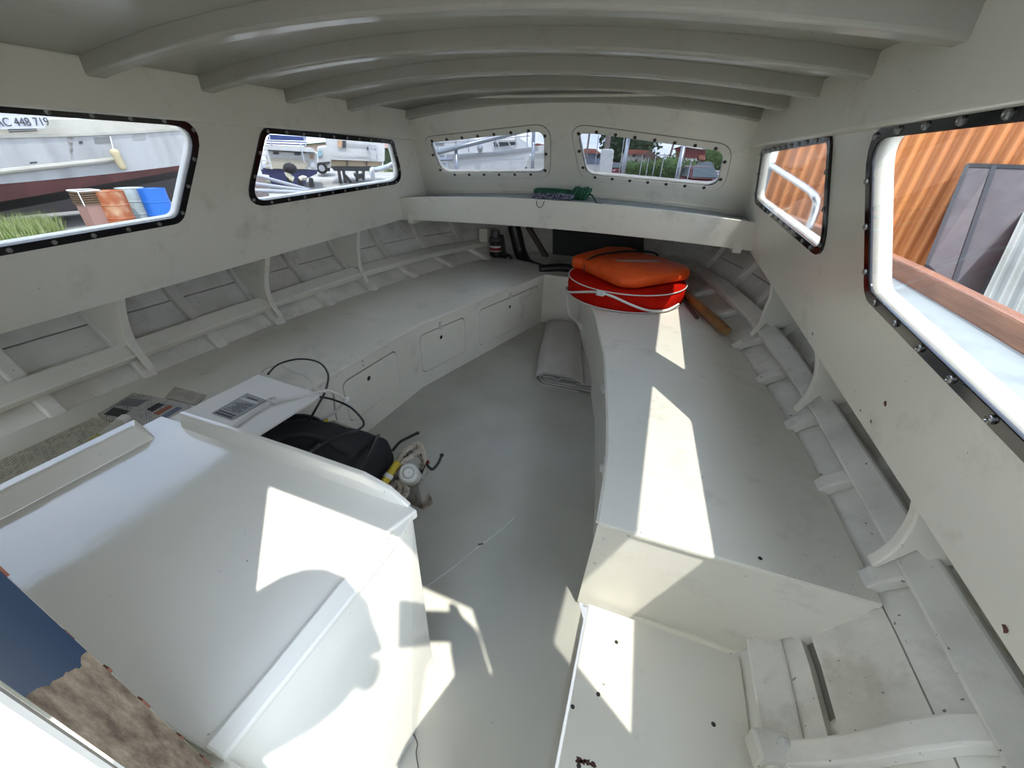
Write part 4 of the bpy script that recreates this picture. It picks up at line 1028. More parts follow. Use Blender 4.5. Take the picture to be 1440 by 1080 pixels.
M['tiles'] = mat('red_roof_tiles', (.36, .14, .10, 1), .85, col2=(.27, .10, .075, 1), nscale=1)
M['housewall'] = mat('white_render', (.60, .60, .56, 1), .85)
M['pole'] = mat('weathered_grey_pole', (.22, .18, .16, 1), .8)
def EXT(args, m, name, parent=None, **k): return MB().prism(args[0], args[1]).build(name, m, parent, **k)
def ex(a): return a

def ship():
    t = thing('ship', (-13, 7, -.85), 'large old white ship hull with red underside outside the aft port window', 'ship')
    def line(a, b, c): # quadratic through three points, over y from -2 to 15
        A, B, D = V(a), V(b), V(c)
        def f(y):
            l = lambda y0, y1, y2: (y-y1)*(y-y2)/((y0-y1)*(y0-y2))
            return A.z*l(A.y, B.y, D.y)+B.z*l(B.y, A.y, D.y)+D.z*l(D.y, A.y, B.y)
        s0 = (B.z-A.z)/(B.y-A.y); s1 = (D.z-B.z)/(D.y-B.y)
        return lambda y: f(y) if A.y-.5 <= y <= D.y+.5 else (f(A.y-.5)+s0*.5*(y-A.y+.5) if y < A.y else f(D.y+.5)+s1*(y-D.y-.5))
    deck = line((-13, 5.54, 1.066), (-13, 7.358, 1.182), (-13, 9.547, 1.391))
    chine = line((-13, 5.134, 0.198), (-13, 6.974, 0.306), (-13, 9.12, 0.485))
    redb = line((-13, 4.971, -0.151), (-13, 6.871, 0.071), (-13, 9.001, 0.341))
    rub = line((-13, 5.246, 0.437), (-13, 6.171, 0.525), (-13, 7.297, 0.63))
    ys = [-2+.5*i for i in range(28)]
    def strake(z0, z1, x0, x1, th=.15): return MB().loft([[V((x0(y), y, z0(y))), V((x1(y), y, z1(y))), V((x1(y)-th, y, z1(y))), V((x0(y)-th, y, z0(y)))] for y in ys])
    xx = lambda d: (lambda y: -13.0-d-max(0, (y-10))**2*.03)
    strake(chine, deck, xx(.0), xx(0)).build('topside', M['shipgrey'], t, smooth=False)
    strake(redb, chine, xx(.12), xx(.02)).build('red_boot', M['antifoul'], t)
    strake(lambda y: redb(y)-.55, redb, xx(2.6), xx(.14)).build('bottom', M['underbody'], t)
    MB().tube([V((-12.95, y, rub(y))) for y in [3+.5*i for i in range(9)]]+[V((-12.95, 7.55, rub(7.55)))], .055, 8).build('rub_rail', M['cream'], t)
    strake(lambda y: deck(y)-.015, lambda y: deck(y)+.045, xx(-.04), xx(-.04), .3).build('gunwale', M['cream'], t)
    strake(lambda y: deck(y)+.03, lambda y: deck(y)+.32, xx(.1), xx(.14)).build('bulwark', M['cream'], t)
    strake(lambda y: deck(y)+.33, lambda y: deck(y)+1.7, xx(.5), xx(.8)).build('cabin_side', M['gel'], t)
    def patch(px, m, nm, dx=.01):
        q = [V(p)+V((dx, 0, 0)) for p in px]; return MB().prism(q, (-.012-dx, 0, 0)).build(nm, m, t)
    patch([(-13, 7.209, 1.11), (-13, 7.548, 1.135), (-13, 7.506, 1.004), (-13, 7.167, 0.982)], mat('grey_vent', (.19, .19, .175, 1), .7), 'vent')
    patch([(-13, 8.087, 1.2), (-13, 8.408, 1.236), (-13, 8.37, 1.104), (-13, 8.049, 1.072)], mat('grey_vent_pale', (.30, .30, .28, 1), .7), 'vent')
    patch([(-13, 6.875, 1.027), (-13, 6.945, 1.029), (-13, 6.919, 0.97), (-13, 6.849, 0.969)], M['windowdark'], 'scupper')
    patch([(-13, 5.799, 0.602), (-13, 5.925, 0.615), (-13, 5.912, 0.587), (-13, 5.787, 0.575)], M['windowdark'], 'scupper')
    # rust and dirt streak below the gunwale
    patch([(-13, 6.678, 1.101), (-13, 6.82, 1.12), (-13, 6.702, 0.915), (-13, 6.611, 0.651), (-13, 6.557, 0.651), (-13, 6.634, 0.914)], mat('dirt_streak', (.16, .145, .125, 1), .9, col2=(.34, .33, .31, 1), nscale=9, lo=.4, hi=.6), 'dirt_streak', .004)
    patch([(-12.98, 5.729, 1.233), (-12.98, 6.206, 1.275), (-12.98, 6.187, 1.234), (-12.98, 5.71, 1.194)], M['windowdark'], 'dark_slot', .02)
    patch([(-12.98, 5.727, 1.182), (-12.98, 6.193, 1.221), (-12.98, 6.183, 1.199), (-12.98, 5.715, 1.157)], M['windowdark'], 'dark_slot', .02)
    # registration plate
    a, b, c, d = [V(p) for p in ((-12.9, 5.468, 1.203), (-12.9, 6.314, 1.261), (-12.9, 6.429, 1.513), (-12.9, 5.58, 1.443))]
    pl = MB().prism([a, b, c, d], (-.03, 0, 0)).build('registration_plate', mat('plate_white', (.58, .59, .61, 1), .5), t)
    u = V((b-a)).normalized(); v = V((0, 0, 1)); o = V((-12.88, 5.983, 1.355))
    text_mesh('plate_lettering', 'AC 448 719', .222, (o, u, v), mat('plate_ink', (.05, .055, .065, 1), .6), pl, .004, squeeze=.82)
    for y in (3.5,): MB().box(-14.6, y, -.85, -14.2, y+.4, redb(y)-.3).build('keel_prop', M['wood'], t)
    w = MB().box(-17, -3, -.85, -16.6, 11.5, .9).build('hull_far_side', M['underbody'], t)
ship()
f_ = V((-12.75, 7.377, 0.815)); g_ = V((-12.75, 7.414, 0.429))
t = thing('fender', (f_.x, f_.y, g_.z), 'cream sausage fender hanging on the old ship hull outside', 'fender')
d_ = (g_-f_).normalized()
MB().lathe([(.03, -.07), (.085, -.04), (.10, .01), (.085, .08), (.085, (g_-f_).length-.06), (.07, (g_-f_).length-.01), (.03, (g_-f_).length+.02)], f_, d_, 16).build('body', mat('cream_fender', (.52, .44, .26, 1), .5), t, smooth=True)
MB().tube([f_-d_*.05, V((-12.9, 7.511, 1.143))], .012, 6).build('lanyard', M['cord'], t)

def drum(name, px, col, label, cat='barrel', r=.285, ztop=.04, m=None):
    c = V(px); c.z = -.85
    t = thing(name, c, label, cat); h = ztop+.85
    m = m or mat(name+'_paint', *col)
    MB().lathe([(r*.97, 0), (r, .01), (r, h*.32), (r+.014, h*.335), (r, h*.35), (r, h*.65), (r+.014, h*.665), (r, h*.68), (r, h-.02), (r+.008, h), (r-.02, h), (r-.03, h-.025), (.0, h-.025)], c, (0, 0, 1), 28).build('drum_body', m, t, smooth=False)
    MB().lathe([(.035, h-.025), (.035, h-.008), (.0, h-.008)], c+V((r*.55, 0, 0)), (0, 0, 1), 10).build('bung', M['windowdark'], t)
    return t
drum('barrel', (-11.772, 7.279, 0.04), ((.018, .14, .52, 1), .4), 'bright blue plastic barrel standing outside under the ship hull')
drum('barrel', (-12.323, 7.111, 0.04), ((.45, .52, .50, 1), .6, 0, (.30, .17, .09, 1), 3, 6, .55, .75), 'pale worn barrel standing between the blue one and the rusty one')
drum('barrel', (-11.933, 6.436, 0.04), ((.34, .10, .035, 1), .8, 0, (.50, .30, .17, 1), 4, 6, .45, .65), 'rusty orange barrel standing between the pale one and the slatted crate')
def crate():
    c = V((-12.071, 6.05, 0)); c.z = -.85
    t = thing('crate', c, 'brown slatted crate with white rope round its rim outside under the ship', 'crate')
    br = mat('brown_slats', (.14, .09, .05, 1), .8)
    y = (c-V((.55, 0, 0))).normalized(); 
    for k in range(6): MB().box(c.x-.2, c.y-.2, -.22+.045*k, c.x+.2, c.y+.2, -.19+.045*k).build('slat', br, t)
    MB().box(c.x-.18, c.y-.18, -.85, c.x+.18, c.y+.18, -.22).build('lower_body', mat('pink_brown_drum', (.33, .19, .15, 1), .8), t)
    q = [(c.x-.21, c.y-.21), (c.x+.21, c.y-.21), (c.x+.21, c.y+.21), (c.x-.21, c.y+.21)]
    MB().tube([V((x, yy, .065)) for x, yy in rpoly(q, .05)], .018, 6, True).build('rim_rope', M['cord'], t)
    for dx, dy in ((.21, -.21), (.21, .21)): MB().tube([V((c.x+dx, c.y+dy, .06)), V((c.x+dx, c.y+dy, -.24))], .013, 6).build('corner_rope', M['cord'], t)
    j = V((-11.847, 5.831, -0.85)); c2 = V((-12.24, 6.175, -0.45)); c2.z = -.85
    t = thing('jerrycan', c2, 'yellow and white jerrycan standing in front of the brown crate', 'jerrycan')
    MB().box(c2.x-.12, c2.y-.22, -.85, c2.x+.12, c2.y+.02, -.42).build('yellow_half', M['yellow'], t, bevel=.03)
    MB().box(c2.x-.12, c2.y-.26, -.85, c2.x+.10, c2.y-.225, -.45).build('white_panel', M['gel'], t, bevel=.01)
    MB().tube([V((c2.x, c2.y-.06, -.43)), V((c2.x, c2.y-.06, -.36))], .03, 8).build('neck', M['windowdark'], t)
crate()
def grass_patch(name, c, rx, ry, h, n, m, label, seed):
    random.seed(seed); b = MB()
    for k in range(n):
        a = random.uniform(0, 2*PI); r = math.sqrt(random.random()); x = c.x+math.cos(a)*r*rx; y = c.y+math.sin(a)*r*ry
        hh = h*random.uniform(.4, 1); dx = random.uniform(-.12, .12)*h*2; dy = random.uniform(-.12, .12)*h*2; w = .0055*h/.4
        ta = random.uniform(0, PI); wx = math.cos(ta)*w; wy = math.sin(ta)*w
        b.add([(x-wx, y-wy, c.z), (x+wx, y+wy, c.z), (x+dx*.5+wx*.7, y+dy*.5+wy*.7, c.z+hh*.6), (x+dx, y+dy, c.z+hh), (x+dx*.5-wx*.7, y+dy*.5-wy*.7, c.z+hh*.6)], [(0, 1, 2, 3, 4)])
    o = b.build(name, m); props(o, label, 'grass', kind='stuff'); return o
gw = mat('sunlit_weeds', (.20, .27, .07, 1), .8, col2=(.42, .44, .22, 1), nscale=9, lo=.45, hi=.65)
grass_patch('weeds', V((-12.787, 4.6, -0.85)), .95, 1.0, .55, 2600, gw, 'clump of sunlit weeds growing beside the old ship', 3)
grass_patch('grass', V((-19.338, 17.129, -0.85)), 2.2, 1.6, .5, 900, gw, 'patch of grass at the stern of the navy motorboat', 4)
grass_patch('grass', V((-24.292, 35.622, -0.85)), 3.0, 4.5, .6, 1300, gw, 'patch of yellow grass right of the white houseboat', 5)

def motorboat():
    t = thing('motorboat', tuple(V((-18.473, 17.822, -0.85))), 'navy and white motorboat with blue canopy seen from astern outside the forward port window', 'motorboat')
    EXT(ex(([(-17.635, 15.704, 0.093), (-15.926, 17.503, 0.063), (-15.978, 17.448, -0.139), (-16.323, 17.085, -0.358), (-16.465, 16.935, -0.703), (-17.429, 15.92, -0.688), (-17.445, 15.903, -0.202), (-17.623, 15.715, -0.173)], (-3.626, 3.443, 0))), M['navy'], 'hull', t)
    EXT(ex(([(-17.304, 15.908, 0.507), (-16.107, 17.166, 0.444), (-16.211, 17.056, 0.049), (-17.424, 15.781, 0.069)], (-2.897, 2.758, 0))), M['beige'], 'stern_cover', t)
    EXT(ex(([(-16.178, 17.211, 0.769), (-15.818, 17.556, 0.749), (-15.931, 17.447, 0.018), (-16.296, 17.097, 0.045)], (-2.768, 2.888, 0))), M['gel'], 'cockpit_side', t)
    EXT(ex(([(-17.349, 16.01, 0.791), (-16.132, 17.279, 0.711), (-16.176, 17.233, 0.426), (-17.425, 15.931, 0.489)], (-2.887, 2.769, 0))), M['gel'], 'cabin_side', t)
    EXT(ex(([(-17.15, 15.807, 1.046), (-15.728, 17.244, 0.941), (-15.66, 17.313, 0.811), (-15.757, 17.214, 0.75), (-17.17, 15.788, 0.836)], (-3.198, 3.166, 0))), M['gel'], 'roof', t)
    EXT(ex(([(-17.124, 15.75, 0.845), (-15.659, 17.254, 0.776), (-15.664, 17.249, 0.74), (-17.131, 15.742, 0.806)], (-0.072, 0.07, 0))), M['windowdark'], 'roof_trim', t)
    for q in (([(-17.11, 16.179, 0.77), (-16.951, 16.35, 0.76), (-16.971, 16.328, 0.644), (-17.13, 16.157, 0.655)], (-0.037, 0.034, 0)), ([(-16.496, 16.824, 0.745), (-16.314, 17.007, 0.735), (-16.331, 16.99, 0.632), (-16.514, 16.806, 0.642)], (-0.035, 0.035, 0))): EXT(ex(q), M['windowdark'], 'window', t)
    EXT(ex(([(-16.008, 17.236, 0.699), (-15.85, 17.385, 0.689), (-15.895, 17.343, 0.478), (-16.018, 17.225, 0.491)], (-0.035, 0.036, 0))), mat('brown_door', (.22, .15, .10, 1), .7), 'door', t)
    EXT(ex(([(-16.035, 17.209, 0.385), (-15.856, 17.38, 0.359), (-15.895, 17.343, 0.114), (-16.051, 17.194, 0.143)], (-0.035, 0.036, 0))), mat('grey_panel', (.36, .37, .38, 1), .7), 'panel', t)
    for q in (([(-17.006, 16.086, 1.441), (-15.946, 17.174, 1.395), (-15.969, 17.151, 1.251), (-17.082, 16.008, 1.245)], (-2.149, 2.093, 0)), ([(-17.051, 15.893, 1.215), (-15.867, 17.115, 1.195), (-15.873, 17.108, 1.152), (-17.06, 15.885, 1.17)], (-2.154, 2.089, 0)), ([(-17.143, 15.94, 1.115), (-15.975, 17.149, 1.088), (-15.983, 17.14, 1.035), (-17.152, 15.931, 1.065)], (-2.157, 2.085, 0))): EXT(ex(q), M['bluecanvas'], 'canopy', t)
    for px in ((-16.92, 16.015, 1.026), (-15.931, 17.032, 1.006), (-15.869, 16.672, 0.368)): MB().tube([V(px), V(px)+V((0, 0, .75))], .03, 6).build('canopy_post', M['alu'], t)
    for a, b in (((-16.722, 15.489, 0.912), (-16.718, 15.494, 0.073)), ((-16.939, 15.243, 0.521), (-16.982, 15.194, 0.071))): MB().tube([V(a), V(b)], .05, 6).build('ladder_rail', M['gel'], t)
    for a, b in (((-16.883, 15.308, 0.633), (-16.733, 15.477, 0.637)), ((-16.941, 15.242, 0.409), (-16.735, 15.475, 0.413)), ((-16.976, 15.202, 0.213), (-16.731, 15.479, 0.215))): MB().beam(V(a), V(b), .12, .06).build('ladder_step', M['gel'], t)
motorboat()
def outboards():
    for lab, cowl, leg in (('outboard motor with dark cowl and pale lower leg behind the navy motorboat', [(-13.957, 13.768, 0.342), (-13.819, 13.911, 0.319)], [(-13.977, 13.746, 0.116), (-13.954, 13.771, -0.062), (-13.862, 13.868, -0.152)]),
                           ('second outboard motor with pale leg lying lower on the stand', [(-13.29, 13.737, -0.033), (-13.152, 13.875, -0.084)], [(-13.357, 13.669, -0.109), (-13.238, 13.789, -0.046), (-13.197, 13.83, -0.134)])):
        a = V(cowl[0]); b = V(cowl[1])
        t = thing('outboard_motor', (a.x, a.y, a.z-.5), lab, 'motor')
        if lab[0] == 'o':
            MB().ball((a+b)/2+V((0, 0, -.08)), .26, .26, .20, 12, 8).build('cowl', M['tyre'], t, smooth=True)
        else: MB().ball((a+b)/2, .12, .12, .08, 10, 6).build('cowl', M['cream'], t, smooth=True)
        MB().tube(spline([V(p) for p in leg], 4), .11 if lab[0] == 'o' else .08, 8).build('lower_leg', mat('pale_yellow_leg', (.55, .52, .38, 1), .5), t, smooth=True)
        MB().beam(V(leg[0]), V(leg[0])+V((0, 0, -.9)), .10, .16, (0, 1, 0)).build('stand_post', M['tyre'], t)
    o = EXT(ex(([(-12.761, 13.558, -0.029), (-12.653, 13.663, -0.041), (-12.647, 13.669, -0.355), (-12.796, 13.524, -0.366)], (-0.209, 0.215, 0))), M['tyre'], 'stand_wheel', None, bevel=.05)
    props(o, 'dark tyre fender leaning on the stand right of the outboards', 'tyre')
outboards()
def van():
    a = V((-25.878, 28.45, -0.85))
    t = thing('van', tuple(a), 'white van parked between the navy motorboat and the white houseboat', 'van')
    EXT(ex(([(-22.577, 24.925, 0.983), (-22.233, 25.238, 1.058), (-21.905, 25.536, 1.006), (-22.11, 25.35, -0.381), (-22.802, 24.72, -0.433)], (-2.691, 2.959, 0))), M['gel'], 'van_body', t, bevel=.1)
    EXT(ex(([(-22.531, 24.829, 0.732), (-22.326, 25.019, 0.78), (-22.345, 25.001, 0.441), (-22.575, 24.789, 0.351)], (-0.068, 0.073, 0))), mat('pale_blue_glass', (.22, .34, .38, 1), .1), 'windscreen', t)
    EXT(ex(([(-22.663, 24.709, 0.006), (-22.042, 25.279, 0.104), (-22.058, 25.264, -0.005), (-22.68, 24.693, -0.102)], (-0.068, 0.074, 0))), M['windowdark'], 'bumper', t)
    EXT(ex(([(-22.745, 24.7, -0.299), (-22.134, 25.263, -0.292), (-22.167, 25.233, -0.513), (-22.779, 24.668, -0.519)], (-2.033, 2.206, 0))), M['tyre'], 'underbody', t)
    w = V((-22.291, 24.642, -0.304)); ax = V((-0.13, 0.733, 1.058))-V((.55, 0, 1.1)); ax.z = 0
    MB().lathe([(.0, -.1), (.36, -.1), (.36, .1), (.24, .12), (.0, .12)], w, -ax, 18).build('wheel', M['tyre'], t); MB().lathe([(.2, .12), (.2, .14), (0, .14)], w, -ax, 14).build('hubcap', M['alu'], t)
van()
def houseboat():
    t = thing('houseboat', tuple(V((-22.346, 28.108, -0.85))), 'white houseboat with tan lower hull standing on a trailer outside the forward port window', 'boat')
    D = 27
    EXT(ex(([(-17.524, 20.139, 1.448), (-15.048, 22.079, 1.306), (-15.149, 22, 0.39), (-15.313, 21.872, 0.315), (-17.463, 20.187, 0.409)], (-3.083, 3.936, 0))), M['gel'], 'cabin', t)
    EXT(ex(([(-17.377, 20.105, 0.46), (-15.158, 21.884, 0.416), (-15.165, 21.878, 0.355), (-17.387, 20.098, 0.399)], (-0.188, 0.234, 0))), M['gel'], 'rubbing_strake', t)
    EXT(ex(([(-17.488, 20.271, 0.408), (-15.314, 22.017, 0.349), (-15.373, 21.97, 0.095), (-17.512, 20.252, 0.073)], (-2.505, 3.118, 0))), mat('tan_hull_band', (.34, .27, .17, 1), .7), 'hull_band', t)
    for px in (([(-16.769, 20.714, 0.39), (-16.725, 20.75, 0.391), (-16.769, 20.713, 0.074), (-16.813, 20.677, 0.074)], (-0.064, 0.077, 0)), ([(-15.953, 21.37, 0.373), (-15.906, 21.405, 0.374), (-15.945, 21.376, 0.07), (-15.991, 21.34, 0.069)], (-0.061, 0.079, 0))): EXT(ex(px), M['underbody'], 'band_joint', t)
    EXT(ex(([(-17.633, 20.276, 0.072), (-15.435, 22.055, 0.091), (-15.681, 21.856, -0.151), (-17.496, 20.387, -0.174)], (-2.516, 3.109, 0))), M['windowdark'], 'bottom', t)
    EXT(ex(([(-16.936, 20.441, 1.328), (-16.751, 20.598, 1.322), (-16.805, 20.553, 0.986), (-16.972, 20.411, 0.994)], (-0.032, 0.038, 0))), mat('tan_blind', (.42, .26, .15, 1), .7), 'blind', t)
    EXT(ex(([(-16.752, 20.597, 1.315), (-16.6, 20.724, 1.314), (-16.647, 20.685, 0.984), (-16.805, 20.553, 0.986)], (-0.032, 0.038, 0))), M['windowdark'], 'window', t)
    EXT(ex(([(-16.586, 20.75, 1.182), (-15.344, 21.716, 1.122), (-15.348, 21.713, 1.087), (-16.591, 20.746, 1.148)], (-0.031, 0.039, 0))), mat('grey_trim', (.30, .30, .30, 1), .6), 'side_trim', t)
    EXT(ex(([(-17.289, 20.159, 0.603), (-15.751, 21.422, 0.607), (-15.755, 21.418, 0.572), (-17.294, 20.154, 0.568)], (-0.032, 0.039, 0))), mat('grey_trim_low', (.38, .38, .37, 1), .6), 'side_trim', t)
    EXT(ex(([(-15.775, 21.38, 1.056), (-15.715, 21.426, 1.048), (-15.742, 21.406, 0.885), (-15.789, 21.369, 0.894)], (-0.03, 0.04, 0))), M['windowdark'], 'handle', t)
    for a, b in (((-15.472, 21.233, 1.179), (-15.528, 21.191, 0.492)), ((-15.202, 21.434, 1.154), (-15.206, 21.432, 0.482))): MB().tube([V(a), V(b)], .05, 6).build('ladder_rail', M['alu'], t)
    for a, b in (((-15.474, 21.232, 1.043), (-15.203, 21.433, 1.018)), ((-15.495, 21.216, 0.873), (-15.193, 21.441, 0.847)), ((-15.502, 21.211, 0.701), (-15.198, 21.437, 0.674))): MB().beam(V(a), V(b), .1, .06).build('ladder_step', mat('grey_step', (.35, .36, .37, 1), .6), t)
    for a, b in (((-17.16, 20.381, -0.144), (-16.52, 19.612, -0.687)), ((-16.973, 20.541, -0.142), (-16.319, 19.785, -0.652)), ((-16.598, 20.204, -0.364), (-16.12, 19.953, -0.651)), ((-16.413, 21.006, -0.135), (-15.85, 20.175, -0.58)), ((-16.14, 21.224, -0.131), (-15.576, 20.395, -0.507))):
        MB().beam(V(a), V(b), .10, .14, (0, 1, 0)).build('trailer_strut', M['tyre'], t)
    EXT(ex(([(-15.944, 20.1, -0.195), (-15.813, 20.206, -0.298), (-15.628, 20.354, -0.226), (-15.52, 20.441, -0.295), (-15.538, 20.427, -0.436), (-15.753, 20.254, -0.508), (-15.939, 20.104, -0.369)], (-0.251, 0.312, 0))), M['tyre'], 'trailer_wheel', t)
houseboat()
# building and trees far behind the boats on the port side
t = thing('building', tuple(V((-42.741, 45.373, -0.85))), 'distant tan building glimpsed above the white van', 'building')
EXT(ex(([(-48.243, 50.22, 0.988), (-45.475, 52.784, 1.434), (-45.809, 52.475, -0.861), (-48.561, 49.925, -0.916)], (-4.078, 4.401, 0))), mat('tan_wall', (.42, .31, .24, 1), .8), 'wall', t)
EXT(ex(([(-48.009, 49.763, 1.111), (-44.985, 52.546, 1.565), (-45.011, 52.522, 1.385), (-48.039, 49.736, 0.933)], (-4.74, 5.151, 0))), M['leafdark'], 'roof', t)
t = thing('shed', tuple(V((-42.354, 61.074, -0.85))), 'small pink roofed shed right of the white houseboat', 'shed')
EXT(ex(([(-22.673, 32.573, 1.4), (-21.831, 33.156, 1.275), (-21.669, 33.268, 0.969), (-22.721, 32.539, 0.989)], (-2.847, 4.111, 0))), mat('pink_roof', (.45, .28, .25, 1), .8), 'roof', t)
EXT(ex(([(-23.254, 33.386, 0.988), (-22.325, 34.032, 0.963), (-22.374, 33.997, -0.509), (-23.429, 33.264, -0.528)], (-2.282, 3.285, 0))), M['leafdark'], 'wall', t)
# spars lying beside the boat on the port side
M['spar'] = mat('dull_aluminium_spar', (.40, .41, .43, 1), .5, .3)
for k, (a, b) in enumerate(((((-2.2, 2.267, 0.809)), ((-2.6, 3.221, 0.707))), (((-2.4, 2.425, 0.837)), ((-2.9, 3.458, 0.694))), (((-3, 3.013, 0.842)), ((-3.3, 3.904, 0.651))))):
    lab = ['nearest aluminium spar along the port rail outside', 'middle aluminium spar lying outside the forward port window', 'outermost aluminium spar slanting outside the forward port window'][k]
    A, B = V(a), V(b); m_ = A.lerp(B, .93)
    t = thing('spar', (m_.x, m_.y, -.85), lab, 'spar')
    MB().tube([A, B], .015, 10).build('tube', M['spar'], t, smooth=True)
    for f_ in (.93, .02):
        q = A.lerp(B, f_); MB().box(q.x-.03, q.y-.03, -.85, q.x+.03, q.y+.03, q.z-.012).build('prop_post', M['pole'], t)

# own grab rails and pulpit (aluminium tube)
def rails():
    t = thing('grab_rail', (-1.12, 2.4, .76), 'bent aluminium grab rail outside the forward port window', 'rail')
    MB().tube(spline([V((-1.15, 2.30, .78)), V((-1.16, 2.252, 0.96)), V((-1.16, 2.305, 0.976)), V((-1.15, 2.405, 0.991)), V((-1.1, 2.502, 1.015)), V((-1.05, 3.1, 1.03))], 6), .014, 10).build('tube', M['alu'], t, smooth=True)
    MB().lathe([(.03, 0), (.03, .008), (.015, .01)], (-1.15, 2.30, .775), (0, 0, 1), 12).build('foot', M['alu'], t)
    t = thing('grab_rail', (1.12, 2.2, .76), 'bent aluminium grab rail outside the small starboard window', 'rail')
    MB().tube(spline([V((1.15, 2.074, 0.827)), V((1.15, 2.065, 0.857)), V((1.15, 2.075, 0.927)), V((1.14, 2.1, 0.964)), V((1.14, 2.314, 0.991)), V((1.1, 2.971, 1.063)), V((1.06, 3.375, 1.112))], 6), .014, 10).build('tube', M['alu'], t, smooth=True)
    f = V((1.15, 2.074, 0.827)); MB().lathe([(.03, 0), (.03, .008), (.015, .01)], (f.x, f.y, f.z-.02), (0, 0, 1), 12).build('foot', M['alu'], t)
    t = thing('pulpit', (0, 3.0, .84), 'aluminium pulpit rail with posts on the foredeck outside the windscreen', 'rail')
    zt = .80
    MB().tube([V((-1.062, 2.75, 1.054)), V((-0.827, 2.95, 1.128)), V((-0.497, 3.15, 1.22)), V((-0.227, 3.2, 1.275))], .016, 10).build('top_rail', M['alu'], t, smooth=True)
    for a, b in (((-0.91, 2.9, 1.091), (-0.907, 2.9, 0.944)), ((-0.43, 3.2, 1.223), (-0.423, 3.2, 0.947)), ((0.254, 3.1, 1.223), (0.254, 3.1, 0.982)), ((0.599, 2.75, 1.169), (0.601, 2.75, 0.963))):
        p = V(b); p.z = .80; MB().tube([V(a), p], .013, 10).build('post', M['alu'], t, smooth=True)
    MB().tube([V((0.254, 3.1, 1.223)), V((0.43, 2.95, 1.272)), V((0.599, 2.75, 1.169))], .013, 8).build('top_rail', M['alu'], t)
    h = thing('hatch', (.2, 3.1, .84), 'white upright hatch cover standing open on the foredeck', 'hatch')
    q = [V((0.109, 3, 0.996)), V((0.099, 3, 1.115)), V((0.11, 3, 1.123)), V((0.172, 3, 1.122)), V((0.182, 3, 1.113)), V((0.191, 3, 0.999))]
    q[0].z = q[-1].z = .84
    MB().prism(q, (0, .03, 0)).build('lid', M['gelbright'], h, bevel=.006)
    MB().box(q[0].x-.01, 2.99, .80, q[-1].x+.01, 3.06, .87).build('coaming', M['gel'], h)
    c = V((0.461, 2.95, 0.999)); t = thing('cleat', (c.x, c.y, .86), 'white mooring cleat on the foredeck outside the right windscreen pane', 'cleat')
    MB().beam(V((c.x-.03, c.y, .85)), V((c.x+.045, c.y, .915)), .02, .022).build('horn', M['gel'], t, bevel=.004)
    MB().box(c.x-.05, c.y-.03, .83, c.x+.03, c.y+.03, .865).build('base', M['gel'], t, bevel=.004)
rails()

